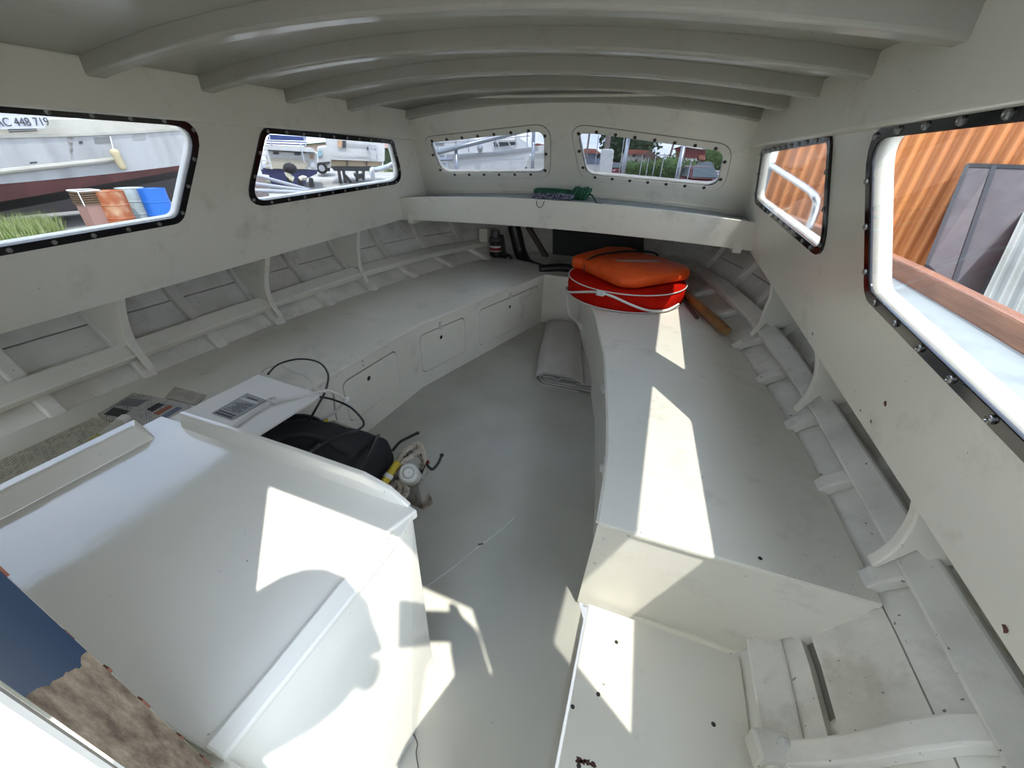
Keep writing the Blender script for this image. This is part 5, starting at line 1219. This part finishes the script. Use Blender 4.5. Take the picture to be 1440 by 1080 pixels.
def yacht():
    t = thing('yacht', tuple(V((-17.019, 44.742, -0.85))), 'big white yacht ashore seen through the left windscreen pane', 'yacht')
    EXT(ex(([(-7.346, 13.032, 0.966), (-6.146, 13.495, 0.947), (-4.936, 13.961, 1.06), (-3.731, 14.426, 1.223), (-3.296, 14.594, 1.294), (-3.391, 14.557, 1.07), (-3.941, 14.345, 0.995), (-4.079, 14.292, 0.555), (-4.255, 14.224, 0.445), (-7.401, 13.01, 0.366)], (-1.08, 2.799, 0))), M['gelbright'], 'hull', t)
    EXT(ex(([(-6.828, 13.041, 0.889), (-6.082, 13.365, 0.939), (-4.902, 13.876, 1.05), (-3.698, 14.398, 1.223), (-3.672, 14.409, 1.144), (-4.902, 13.876, 0.959), (-6.086, 13.363, 0.837), (-6.835, 13.038, 0.788)], (-0.048, 0.11, 0))), mat('pale_grey_band', (.42, .43, .44, 1), .5), 'sheer_band', t)
    EXT(ex(([(-7.567, 13.488, 1.454), (-6.808, 13.815, 1.456), (-5.382, 14.431, 1.354), (-5.315, 14.459, 1.397), (-4.625, 14.757, 1.406), (-4.515, 14.805, 1.481), (-4.31, 14.893, 1.363), (-4.145, 14.964, 1.201), (-5.158, 14.527, 1.027), (-6.507, 13.945, 0.907), (-7.615, 13.467, 0.92)], (-0.792, 1.836, 0))), M['gelbright'], 'cabin', t)
    for q in (([(-5.254, 14.372, 1.31), (-5.165, 14.408, 1.316), (-5.097, 14.435, 1.188), (-5.22, 14.386, 1.179)], (-0.018, 0.046, 0)), ([(-5.098, 14.436, 1.318), (-4.793, 14.551, 1.334), (-4.746, 14.568, 1.224), (-5.052, 14.453, 1.196)], (-0.018, 0.047, 0)), ([(-4.759, 14.563, 1.339), (-4.578, 14.627, 1.352), (-4.496, 14.656, 1.272), (-4.7, 14.584, 1.234)], (-0.017, 0.047, 0))): EXT(ex(q), M['windowdark'], 'window', t)
    MB().ball((-5.397, 13.553, 1.126), .10, .10, .13, 10, 6).build('winch', M['alu'], t, smooth=True)
    for q in ((-6.567, 12.862, 0.945), (-6.045, 13.138, 0.959), (-5.693, 13.308, 1.008), (-4.89, 13.656, 1.089), (-4.287, 13.882, 1.164), (-3.939, 13.998, 1.212)): MB().tube([V(q), V(q)+V((0, 0, .55))], .018, 6).build('stanchion', M['alu'], t)
    MB().tube([V((-6.859, 12.696, 1.209)), V((-5.684, 13.312, 1.302)), V((-4.891, 13.656, 1.382)), V((-3.865, 14.021, 1.505))], .012, 6).build('guard_wire', M['alu'], t)
    EXT(ex(([(-6.674, 12.918, 1.255), (-6.418, 13.058, 1.253), (-6.434, 13.049, 1.146), (-6.68, 12.914, 1.158)], (-0.048, 0.088, 0))), mat('grey_locker', (.33, .34, .35, 1), .6), 'locker', t)
    for px in ((-6.926, 14.709, 0.327), (-4.605, 15.674, 0.383)):
        p = V(px); MB().box(p.x-.12, p.y-.12, -.85, p.x+.12, p.y+.12, p.z+.2).build('cradle_post', M['pole'], t)
    t2 = thing('ladder', tuple(V((-19.833, 37.162, -0.85))), 'white ladder leaning at the left end of the yacht', 'ladder')
    for a, b in (((-5.746, 11.374, 0.928), (-5.459, 10.961, -0.013)), ((-5.57, 11.469, 0.933), (-5.281, 11.057, -0.01))): MB().tube([V(a), V(b)], .035, 6).build('rail', M['alu'], t2)
    for a, b in (((-5.694, 11.288, 0.843), (-5.519, 11.383, 0.847)), ((-5.644, 11.202, 0.74), (-5.46, 11.301, 0.745)), ((-5.585, 11.12, 0.639), (-5.41, 11.215, 0.643))): MB().tube([V(a), V(b)], .03, 6).build('rung', M['alu'], t2)
    t3 = thing('house', tuple(V((-15.771, 57.858, -0.85))), 'small white house with orange roof right of the yacht', 'house')
    EXT(ex(([(-12.46, 43.087, 1.522), (-10.901, 43.525, 1.442), (-10.797, 43.554, 0.04), (-12.379, 43.11, -0.004)], (-1.625, 5.776, 0))), M['housewall'], 'wall', t3)
    EXT(ex(([(-12.454, 42.566, 1.632), (-12.059, 42.679, 1.731), (-10.579, 43.099, 1.502), (-10.57, 43.102, 1.384), (-12.448, 42.568, 1.514)], (-1.915, 6.733, 0))), M['tiles'], 'roof', t3)
    EXT(ex(([(-12.189, 42.951, 1.346), (-11.92, 43.03, 1.353), (-11.901, 43.035, 1.023), (-12.171, 42.956, 1.016)], (-0.028, 0.096, 0))), M['windowdark'], 'window', t3)
yacht()

def tree(name, label, trunk, crown, r, n, m, seed, cat='tree', squash=.8, leaf=.30):
    random.seed(seed); base = V(trunk); c = V(crown)
    t = thing(name, base, label, cat)
    MB().tube([base, base.lerp(c, .6)+V((.1, 0, 0)), c], [r*.10, r*.07, r*.03], 8).build('trunk', M['pole'], t)
    b = MB()
    for k in range(n):
        a = random.uniform(0, 2*PI); u = random.uniform(-1, 1); q = math.sqrt(1-u*u); rr = r*(.55+.5*random.random())*(1+.25*noise.noise(V((q*math.cos(a)*2, q*math.sin(a)*2, u*2+seed))))
        p = c+V((q*math.cos(a)*rr, q*math.sin(a)*rr, u*rr*squash)); l = leaf*r*random.uniform(.12, .3)/.3*.3
        d1 = V((random.uniform(-1, 1), random.uniform(-1, 1), random.uniform(-1, 1))).normalized()*l; d2 = d1.orthogonal().normalized()*l*.8
        b.add([p-d1, p+d2, p+d1, p-d2], [(0, 1, 2, 3)])
    b.ball(c, r*.72, r*.72, r*squash*.72, 12, 8); b.build('foliage', m, t)
    return t
def town():
    # utility pole and thin posts
    for k, (a, w, lab) in enumerate((((-4.933, 39.622, -0.258), .17, 'thick grey utility pole left of the tree outside the right windscreen pane'), ((-5.541, 33.45, 0.089), .07, 'dark thin pole at the left edge of the right windscreen pane'), ((0.139, 45.998, -0.014), .09, 'thin leaning pole right of the red roofed house'))):
        p = V(a); p.z = -.85; top = p+V((.1 if k < 2 else .7, 0, 9.5 if k == 0 else (3.4 if k == 1 else 7)))
        t = thing('utility_pole', p, lab, 'pole'); MB().tube([p, top], w if k else .24, 8).build('mast', M['pole'], t)
        MB().beam(top-V((.5, 0, .25)), top+V((.5, 0, -.25)), .08, .08).build('cross_arm', M['pole'], t)
    tree('tree', 'large dark green tree behind the red roofed house', (-5.558, 73.747, -0.675), (-6.088, 73.702, 2.333), 4.8, 1500, M['leafdark'], 5, squash=.85)
    tree('tree', 'second green tree crown left of the large dark tree', (-9.564, 91.442, -0.937), (-9.722, 91.425, 0.905), 3.4, 600, M['leafdark'], 6)
    t = thing('house', tuple(V((-2.601, 53.908, -0.298))), 'white house with red tiled roof seen through the right windscreen pane', 'house')
    EXT(ex(([(-5.1, 53.74, 1.102), (-1.37, 53.995, 1.057), (-1.16, 54.009, 0.037), (-4.903, 53.753, -0.081)], (-0.477, 6.984, 0))), M['housewall'], 'wall', t)
    EXT(ex(([(-4.558, 53.273, 1.5), (-2.054, 53.449, 1.476), (-1.268, 53.504, 1.025), (-4.875, 53.251, 1.029)], (-0.559, 7.98, 0))), M['tiles'], 'roof', t)
    for q in (([(-3.836, 53.722, 1.028), (-3.559, 53.743, 1.036), (-3.514, 53.747, 0.789), (-3.791, 53.725, 0.781)], (-0.008, 0.1, 0)), ([(-2.681, 53.803, 0.988), (-2.446, 53.817, 0.994), (-2.405, 53.819, 0.784), (-2.641, 53.806, 0.777)], (-0.006, 0.1, 0)), ([(-3.469, 53.75, 0.541), (-3.231, 53.767, 0.548), (-3.179, 53.771, 0.263), (-3.417, 53.754, 0.256)], (-0.007, 0.1, 0))): EXT(ex(q), M['windowdark'], 'window', t)
    t = thing('house', tuple(V((-0.708, 47.984, -0.091))), 'low white house with dark gable right of the red roofed one', 'house')
    EXT(ex(([(-1.894, 45.943, 0.772), (-0.28, 45.999, 0.697), (-0.164, 46.003, 0.158), (-1.764, 45.948, 0.106)], (-0.171, 4.997, 0))), M['housewall'], 'wall', t)
    EXT(ex(([(-2.057, 45.432, 1.068), (-1.66, 45.448, 1.402), (-0.279, 45.503, 0.737), (-0.323, 45.501, 0.641), (-1.934, 45.437, 0.774)], (-0.237, 5.995, 0))), mat('brown_roof', (.16, .10, .08, 1), .8), 'roof', t)
    for q in (([(-1.647, 45.848, 0.568), (-1.447, 45.857, 0.574), (-1.381, 45.86, 0.242), (-1.581, 45.851, 0.236)], (-0.004, 0.1, 0)), ([(-1.01, 45.874, 0.557), (-0.845, 45.879, 0.562), (-0.782, 45.881, 0.261), (-0.948, 45.876, 0.256)], (-0.003, 0.1, 0))): EXT(ex(q), M['windowdark'], 'window', t)
    t = thing('house', tuple(V((-7.794, 49.299, -0.368))), 'blue grey house with red roof at the left of the right windscreen pane', 'house')
    EXT(ex(([(-8.959, 49.101, 1.06), (-6.837, 49.462, 1.014), (-6.687, 49.487, -0.06), (-8.832, 49.122, -0.055)], (-1.005, 5.915, 0))), mat('blue_grey_wall', (.24, .28, .36, 1), .8), 'wall', t)
    EXT(ex(([(-9.085, 48.568, 1.021), (-8.461, 48.676, 1.465), (-7.339, 48.871, 1.427), (-6.685, 48.984, 0.984)], (-1.194, 6.897, 0))), M['tiles'], 'roof', t)
    EXT(ex(([(-7.336, 49.273, 0.934), (-6.961, 49.332, 0.944), (-6.915, 49.339, 0.611), (-7.292, 49.28, 0.601)], (-0.015, 0.099, 0))), M['windowdark'], 'window', t)
    t = thing('warehouse', tuple(V((2.208, 41.967, 0.045))), 'red clad warehouse seen at the right of the right windscreen pane', 'building')
    EXT(ex(([(0.665, 42.015, 1.616), (1.11, 42.002, 1.704), (3.105, 41.942, 1.486), (3.303, 41.936, 0.729), (0.86, 42.01, 0.763)], (0.27, 8.996, 0))), mat('red_cladding', (.16, .036, .034, 1), .7, col2=(.23, .06, .055, 1), nscale=1.2), 'red_wall', t)
    EXT(ex(([(0.446, 41.822, 1.545), (1.094, 41.803, 1.758), (3.191, 41.739, 1.533), (3.213, 41.739, 1.451), (1.114, 41.802, 1.675)], (0.284, 9.396, 0))), mat('brown_sheet_roof', (.11, .075, .065, 1), .7), 'roof', t)
    EXT(ex(([(2.681, 41.847, 1.135), (3.199, 41.817, 1.097), (3.281, 41.812, 0.783), (2.761, 41.842, 0.82)], (0.006, 0.1, 0))), mat('salmon_panel', (.42, .16, .12, 1), .7), 'salmon_panel', t)
    EXT(ex(([(1.538, 41.792, 0.865), (2.573, 41.753, 0.869), (2.72, 41.748, 0.285), (1.672, 41.787, 0.303)], (0.015, 0.4, 0))), M['housewall'], 'white_lean_to', t)
    EXT(ex(([(-0.779, 51.989, 1.079), (0.779, 52.005, 1.04), (0.797, 52.005, 0.961), (-0.765, 51.989, 1.012)], (-0.031, 3, 0))), M['tiles'], 'low_roof', t)
    bm_ = mat('bush_green', (.10, .16, .045, 1), .85, col2=(.055, .10, .03, 1), nscale=2)
    for k, (a, c, r, lab) in enumerate((((-2.157, 33.892, 0.011), (-2.19, 33.889, 0.195), .8, 'low bush before the red roofed house, leftmost of the bushes'), ((-1.041, 32.962, 0.035), (-1.076, 32.96, 0.211), .8, 'bush in front of the low white house'), ((-0.087, 31.994, 0.014), (-0.15, 31.992, 0.311), .9, 'round bush below the thin leaning pole'), ((0.797, 30.999, -0.002), (0.67, 31, 0.363), 1.1, 'tall light green bush left of the right pulpit post'), ((1.766, 30.976, -0.005), (1.698, 30.979, 0.278), .85, 'green bush in front of the white lean-to'))):
        q = V(a); q.z = -.85; tree('bush', lab, q, c, r, 420, bm_, 20+k, 'bush', .8)
    far = V((7.165, 79.726, 0.837)); q = V(far); q.z = -.85
    tree('tree', 'hazy green tree far right behind the burgundy cars', q, far, 3.2, 500, M['leaf'], 31)
    # ground strips
    o = MB().prism([V((-3.847, 47.732, -0.85)), V((3.918, 35.76, -0.85)), V((4.536, 46.765, -0.85)), V((-4.711, 60.173, -0.85))], (0, 0, .04)).build('path', mat('brown_earth', (.24, .14, .09, 1), .9)); props(o, 'strip of bare brown earth before the bushes', kind='structure')
    def car(px, d, s, label, m):
        p = V(px); p.z = -.85; n = (p-V((.55, 0, -.85))).normalized(); r = V((n.y, -n.x, 0)); r = (r*.94+n*.34).normalized(); n2 = V((-r.y, r.x, 0))
        t = thing('car', p, label, 'car'); P = lambda a, b, c: p+r*a*s+n2*b*s+V((0, 0, c*s))
        sec = [(-.85, .25), (.85, .25), (.88, .55), (.82, .85), (-.82, .85), (-.88, .55)]
        MB().loft([[P(a, b, c*(1 if b > .3 else .9)) for a, c in sec] for b in (0, .25, 3.6, 3.9)]).build('car_body', m, t, bevel=.05)
        cab = lambda b, z, w: [P(-w, b, .84), P(w, b, .84), P(w*.82, b, z), P(-w*.82, b, z)]
        MB().hexa([P(-.8, 1.0, .84), P(.8, 1.0, .84), P(.8, 3.7, .84), P(-.8, 3.7, .84)], [P(-.62, 1.75, 1.42), P(.62, 1.75, 1.42), P(.62, 3.3, 1.42), P(-.62, 3.3, 1.42)]).build('cabin', m, t, bevel=.05)
        MB().slab([P(-.72, 1.03, .89), P(.72, 1.03, .89), P(.58, 1.68, 1.37), P(-.58, 1.68, 1.37)], .03).build('windscreen', mat('car_glass', (.10, .13, .14, 1), .08), t)
        for sx in (-1, 1):
            MB().slab([P(sx*.79, 1.3, .9), P(sx*.79, 3.4, .9), P(sx*.66, 3.1, 1.35), P(sx*.66, 1.9, 1.35)], .02*sx).build('side_window', M['windowdark'], t)
            MB().box(-.1, -.02, -.06, .1, .02, .06).build('headlamp', M['alu'], t).location
            for y in (.75, 3.1): MB().lathe([(0, -.1), (.31*s, -.1), (.31*s, .1), (0, .1)], P(sx*.8, y, .31), r, 16).build('wheel', M['tyre'], t)
        for o in [o for o in t.children if o.name.startswith('headlamp')]: bpy.data.objects.remove(o)
        for sx in (-.6, .6): MB().ball(P(sx, -.01, .62), .16*s, .06*s, .09*s, 10, 6).build('headlamp', M['alu'], t, smooth=True)
        MB().beam(P(-.35, -.02, .6), P(.35, -.02, .6), .05, .14*s).build('grille', M['windowdark'], t)
    car((2.776, 25.905, -0.048), 26, 1, 'burgundy car parked nearest, at the right of the right windscreen pane', mat('burgundy_paint', (.15, .018, .025, 1), .25))
    car((3.73, 39.873, 0.052), 40, 1.05, 'dark pink car parked farther back behind the burgundy one', mat('dark_pink_paint', (.18, .02, .05, 1), .3))
    car((-4.06, 43.758, -0.046), 44, .8, 'small red and blue car parked below the dark tree', mat('red_car_paint', (.28, .05, .06, 1), .3))
    # white fence posts
    for k, px in enumerate(((-3.374, 24.69, 0.235), (-2.243, 26.855, 0.176), (-0.891, 23.957, 0.315), (-0.566, 23.974, 0.294), (-0.242, 23.987, 0.273), (0.188, 21.997, 0.297), (1.332, 19.985, 0.281))):
        p = V(px); p.z = -.85; h = (3.1, 3.4, 1.9, 1.8, 1.9, 2.0, 1.7)[k]
        o = MB().tube([p, p+V((.0, 0, h))], .022, 6).build('fence_post', M['alu'])
        WL[o.name] = V(o.location); props(o, ['thin tall post left of the white foredeck hatch', 'thin tall post just right of the white foredeck hatch', 'thin post before the red roofed house', 'thin post before the gable of the low white house', 'thin post before the low white house, right of its gable', 'thin post left of the tall light green bush', 'thin post right of the right pulpit post'][k], 'post', 'thin posts before the houses')
town()
grass_patch('grass', V((0.188, 50.196, -0.85)), 7, 3, .45, 2200, mat('verge_grass', (.16, .22, .07, 1), .85), 'grass verge under the bushes before the houses', 9)

# starboard: rusty corrugated wall, framed dark gate, loose grey sheet
def rusty_wall():
    rust = mat('orange_rust', (.50, .19, .05, 1), .75, col2=(.30, .11, .045, 1), nscale=2.4, lo=.35, hi=.7, stretch=(1, 1, .35), bump=.2, bscale=30)
    p0 = V((2.258, 3.837, 0)); d = V((.907, -.42, 0)); nn = V((-.42, -.907, 0))
    root = thing('sheet_wall', p0+V((0, 0, -.85)), 'rusty orange corrugated sheet wall beside the boat on the starboard side', 'wall')
    s0 = -.98
    k = 0
    while s0 < 4.2:
        s1 = min(s0+.76, 4.3); b = MB(); rings = []
        m = int((s1-s0)/.0095)
        for i in range(m+1):
            s = lerp(s0, s1, i/m); w = .019*math.cos(2*PI*s/.076)+(.004 if k % 2 else 0)
            p = p0+d*s+nn*w
            rings.append([V((p.x, p.y, -.85)), V((p.x, p.y, 2.3)), V((p.x-nn.x*.004, p.y-nn.y*.004, 2.3)), V((p.x-nn.x*.004, p.y-nn.y*.004, -.85))])
        b.loft(rings).build('corrugated_sheet', rust, root); s0 = s1-.03; k += 1
    for z in (1.9, -.3): MB().beam(p0+d*-1+nn*-.05+V((0, 0, z)), p0+d*4.2+nn*-.05+V((0, 0, z)), .06, .06).build('wall_rail', M['tyre'], root)
    # gate panel leaning on the wall
    g = thing('gate', p0+d*.3+nn*.3+V((0, 0, -.85)), 'dark framed translucent gate panel leaning on the rusty wall', 'gate')
    tl = V((2.392, 3.775, 1.09))+nn*.04; tr = V((2.727, 3.62, 1.089))+nn*.04
    def at_plane(dd, P): return P+nn*dd
    bl = V((2.3, 3.432, 0.506)); br = V((2.591, 3.297, 0.27))
    dn = (bl-tl).normalized(); bl2 = bl; br2 = br
    fm = mat('black_gate_frame', (.02, .02, .022, 1), .5)
    tm = tl.lerp(tr, .33); bmid = bl.lerp(br, .55)
    for a, b in ((tl, bl), (tr, br), (tl, tr), (bl, br), (tm, bmid)): MB().beam(a, b, .022, .022, nn).build('frame_bar', fm, g)
    pm = mat('smoked_panel', (.062, .045, .043, 1), .3, col2=(.085, .068, .064, 1), nscale=6)
    MB().slab([tl, tm, bmid, bl], .006).build('panel', pm, g); MB().slab([tm, tr, br, bmid], .006).build('panel', pm, g)
    # loose grey corrugated sheet
    gs = mat('grey_sheet', (.20, .205, .19, 1), .6, col2=(.14, .145, .13, 1), nscale=3)
    a = V((2.501, 3.174, 0.502)); b = V((2.624, 3.447, 0.775))
    s = thing('roof_sheet', (a.x, a.y, -.85), 'loose grey corrugated sheet leaning beside the dark gate', 'sheet')
    up = (b-a).normalized(); side = d*.98-V((0, 0, .18)); side = (side-up*side.dot(up)).normalized(); nr = side.cross(up).normalized()
    rings = []
    for i in range(91):
        q = a-up*.45+side*(i*.01)+nr*.012*math.cos(2*PI*i*.01/.076); rings.append([q, q+up*1.15, q+up*1.15+nr*.003, q+nr*.003])
    MB().loft(rings).build('sheet', gs, s)
    w = MB().beam(V((2.193, 3.206, 0.506)), V((2.41, 3.106, 0.345)), .05, .03).build('sunlit_ground_strip', mat('sunlit_ground_tan', (.50, .27, .13, 1), .7))  # sunlight on the ground, put into the colour of a tan strip
    props(w, 'pale orange strip standing in for sunlit ground at the foot of the dark gate', 'plank')
    q = thing('container', tuple(V((2.185, 8.341, 0.685)))[:2]+(-.85,), 'blue grey container end behind the left end of the rusty wall', 'container')
    EXT(ex(([(1.886, 8.404, 0.987), (2.252, 8.328, 1.041), (2.685, 8.238, -0.289), (2.289, 8.32, -0.343)], (0.407, 1.958, 0))), mat('blue_grey_steel', (.16, .19, .22, 1), .6), 'end_wall', q)
    MB().beam(V((1.922, 8.287, 0.949)), V((2.229, 8.231, 0.992)), .06, .06).build('top_rail', mat('grey_steel_rail', (.25, .27, .28, 1), .5), q)
rusty_wall()

# ------------------------------------------------------------------ the person taking the picture (behind the lens; only the shadow is seen)
def person():
    t = thing('person', (.15, -.55, .44), 'person in a dark jacket behind the lens whose shadow falls on the engine box', 'person')
    verts = [((.12, -.62, .56), .13), ((.16, -.55, .74), .125), ((.22, -.44, .93), .14), ((.30, -.34, 1.06), .11), ((.385, -.25, 1.17), .055), ((.45, -.20, 1.20), .062), ((.505, -.15, 1.275), .085), ((.515, -.14, 1.335), .070),
             ((.45, -.40, 1.03), .065), ((.73, -.06, .64), .055), ((.735, -.04, .90), .05), ((.738, -.025, 1.18), .042),
             ((.08, -.36, 1.02), .065), ((.06, -.20, .80), .045), ((.28, -.13, .92), .034), ((.455, -.075, 1.02), .026),
             ((.28, -.62, .53), .085), ((.42, -.32, .56), .065), ((.42, -.42, .12), .045), ((.43, -.32, .035), .04),
             ((.02, -.66, .53), .085), ((.10, -.30, .53), .065), ((.08, -.42, .10), .045), ((.10, -.30, .035), .04)]
    edges = [(0, 1), (1, 2), (2, 3), (3, 4), (4, 5), (5, 6), (6, 7), (3, 8), (8, 9), (9, 10), (10, 11), (3, 12), (12, 13), (13, 14), (14, 15), (0, 16), (16, 17), (17, 18), (18, 19), (0, 20), (20, 21), (21, 22), (22, 23)]
    for w, sx in ((11, 1), (15, -1)):   # palm and five fingers curled round the phone
        b = V(verts[w][0]); up = V((-sx*.01, .012, .058))
        palm = len(verts); verts.append((tuple(b+up), .038)); edges.append((w, palm))
        for k in range(4):
            f = b+up+V((-sx*.004, .010, .028-.016*k)); g = f+V((-sx*.022, .022, .004)); h = g+V((-sx*.020, -.004, .002))
            n = len(verts); verts += [(tuple(f), .0095), (tuple(g), .0085), (tuple(h), .007)]; edges += [(palm, n), (n, n+1), (n+1, n+2)]
        f = b+up+V((-sx*.006, -.022, .012)); g = f+V((-sx*.024, .0, .016)); n = len(verts); verts += [(tuple(f), .010), (tuple(g), .008)]; edges += [(palm, n), (n, n+1)]
    me = bpy.data.meshes.new('body'); me.from_pydata([v[0] for v in verts], edges, [])
    o = bpy.data.objects.new('body', me); C.objects.link(o)
    sk = o.modifiers.new('skin', 'SKIN'); sk.use_smooth_shade = True
    for i, sv in enumerate(me.skin_vertices[0].data): sv.radius = (verts[i][1],)*2; sv.use_root = (i == 0)
    sb = o.modifiers.new('sub', 'SUBSURF'); sb.levels = sb.render_levels = 2
    dg = bpy.context.evaluated_depsgraph_get(); m2 = bpy.data.meshes.new_from_object(o.evaluated_get(dg)); bpy.data.objects.remove(o)
    skin = mat('skin', (.45, .25, .17, 1), .5); jk = mat('dark_jacket', (.03, .035, .05, 1), .8); tr = mat('grey_trousers', (.06, .06, .065, 1), .8); sh = mat('brown_shoes', (.05, .03, .02, 1), .6)
    m2.materials.clear()
    for m in (skin, jk, tr, sh): m2.materials.append(m)
    for p in m2.polygons:
        c = p.center; r = 1
        if c.z > 1.165 and c.y > -.28: r = 0
        elif c.y > -.11 and c.z > .98: r = 0
        elif c.z < .065: r = 3
        elif c.z < .60: r = 2
        p.material_index = r; p.use_smooth = True
    link_mesh('body', m2, None, t)
    hc = V((.512, -.15, 1.30))
    b = MB(); b.ball(hc+V((-.004, -.018, .022)), .092, .100, .098, 18, 12); b.build('hair', mat('brown_hair', (.03, .02, .012, 1), .8), t, smooth=True)
    for sx in (-1, 1):
        MB().ball(hc+V((sx*.033, .068, .002)), .012, .010, .010, 10, 6).build('eye', M['whiteplastic'], t, smooth=True)
        MB().ball(hc+V((sx*.088, -.012, -.01)), .012, .022, .032, 10, 6).build('ear', skin, t, smooth=True)
    MB().loft([[hc+V((-.008, .076, .0)), hc+V((.008, .076, .0)), hc+V((0, .084, .0))], [hc+V((-.016, .078, -.036)), hc+V((.016, .078, -.036)), hc+V((0, .104, -.034))]]).build('nose', skin, t, bevel=.003)
    MB().ball(hc+V((0, .072, -.058)), .022, .010, .007, 10, 6).build('mouth', mat('lips', (.30, .10, .09, 1), .5), t, smooth=True)
    # the phone
    yaw, pitch, roll = rad(18.8), rad(31.1), rad(1.65)
    f = V((-math.sin(yaw)*math.cos(pitch), math.cos(yaw)*math.cos(pitch), -math.sin(pitch))); r = V((math.cos(yaw), math.sin(yaw), 0)); u = r.cross(f)
    c = V((.55, 0, 1.10))+r*.060+u*.008-f*.006
    q = [c+r*a*.079+u*b*.042 for a, b in ((-1, -1), (1, -1), (1, 1), (-1, 1))]
    ph = MB().prism(q, -f*.008).build('phone', mat('dark_phone', (.02, .02, .022, 1), .25), bevel=.004)
    props(ph, 'dark phone held in landscape right behind the viewpoint', 'phone')
person()

# scratches and paint chips that the photograph shows
def marks():
    fl_ = bpy.data.objects['floor']; pale = mat('pale_scratch', (.52, .53, .51, 1), .5); red = mat('red_primer_chip', (.10, .03, .025, 1), .8)
    a = [V(p) for p in ((0.117, 0.551, 0.001), (0.165, 0.639, 0.001), (0.198, 0.713, 0.001), (0.229, 0.77, 0.001), (0.254, 0.824, 0.001), (0.275, 0.88, 0.001))]
    b = MB()
    for i in range(len(a)-1):
        d = (a[i+1]-a[i]).normalized(); n = V((-d.y, d.x, 0)); w = (.0022, .0016, .0030, .0022, .0020)[i]; b.prism([a[i]-n*w, a[i+1]-n*w, a[i+1]+n*w, a[i]+n*w], (0, 0, .0003))
    b.build('scratch', pale, fl_)
    b = MB(); d1 = V((0.208, 0.736, 0.001)); 
    b.prism([d1+V((-.010, -.004, 0)), d1+V((-.002, -.005, 0)), d1+V((.010, .006, 0)), d1+V((.004, .008, 0)), d1+V((-.006, .002, 0))], (0, 0, .0004)); b.build('scuff', mat('dark_scuff', (.09, .085, .08, 1), .7), fl_)
    wr = [o for o in bpy.data.objects['wall_right'].children if o.name.startswith('side_board')][0]
    nn = V((-1, 0, -.24)).normalized()
    for k, (p, q) in enumerate((((1.017, 0.809, 0.709), .006), ((1.032, 0.843, 0.649), .005), ((1.038, 0.437, 0.621), .006), ((1.026, 1.256, 0.671), .006), ((1.033, 0.894, 0.643), .003))):
        c = V(p); u = V((0, 1, 0)); v = nn.cross(u); random.seed(k)
        pts = [c+u*math.cos(2*PI*i/7)*q*random.uniform(.3, 1)+v*math.sin(2*PI*i/7)*q*1.4*random.uniform(.4, 1) for i in range(7)]
        MB().prism(pts, nn*.0006).build('paint_chip', red if k < 3 else M['screw_dark'], wr)
marks()
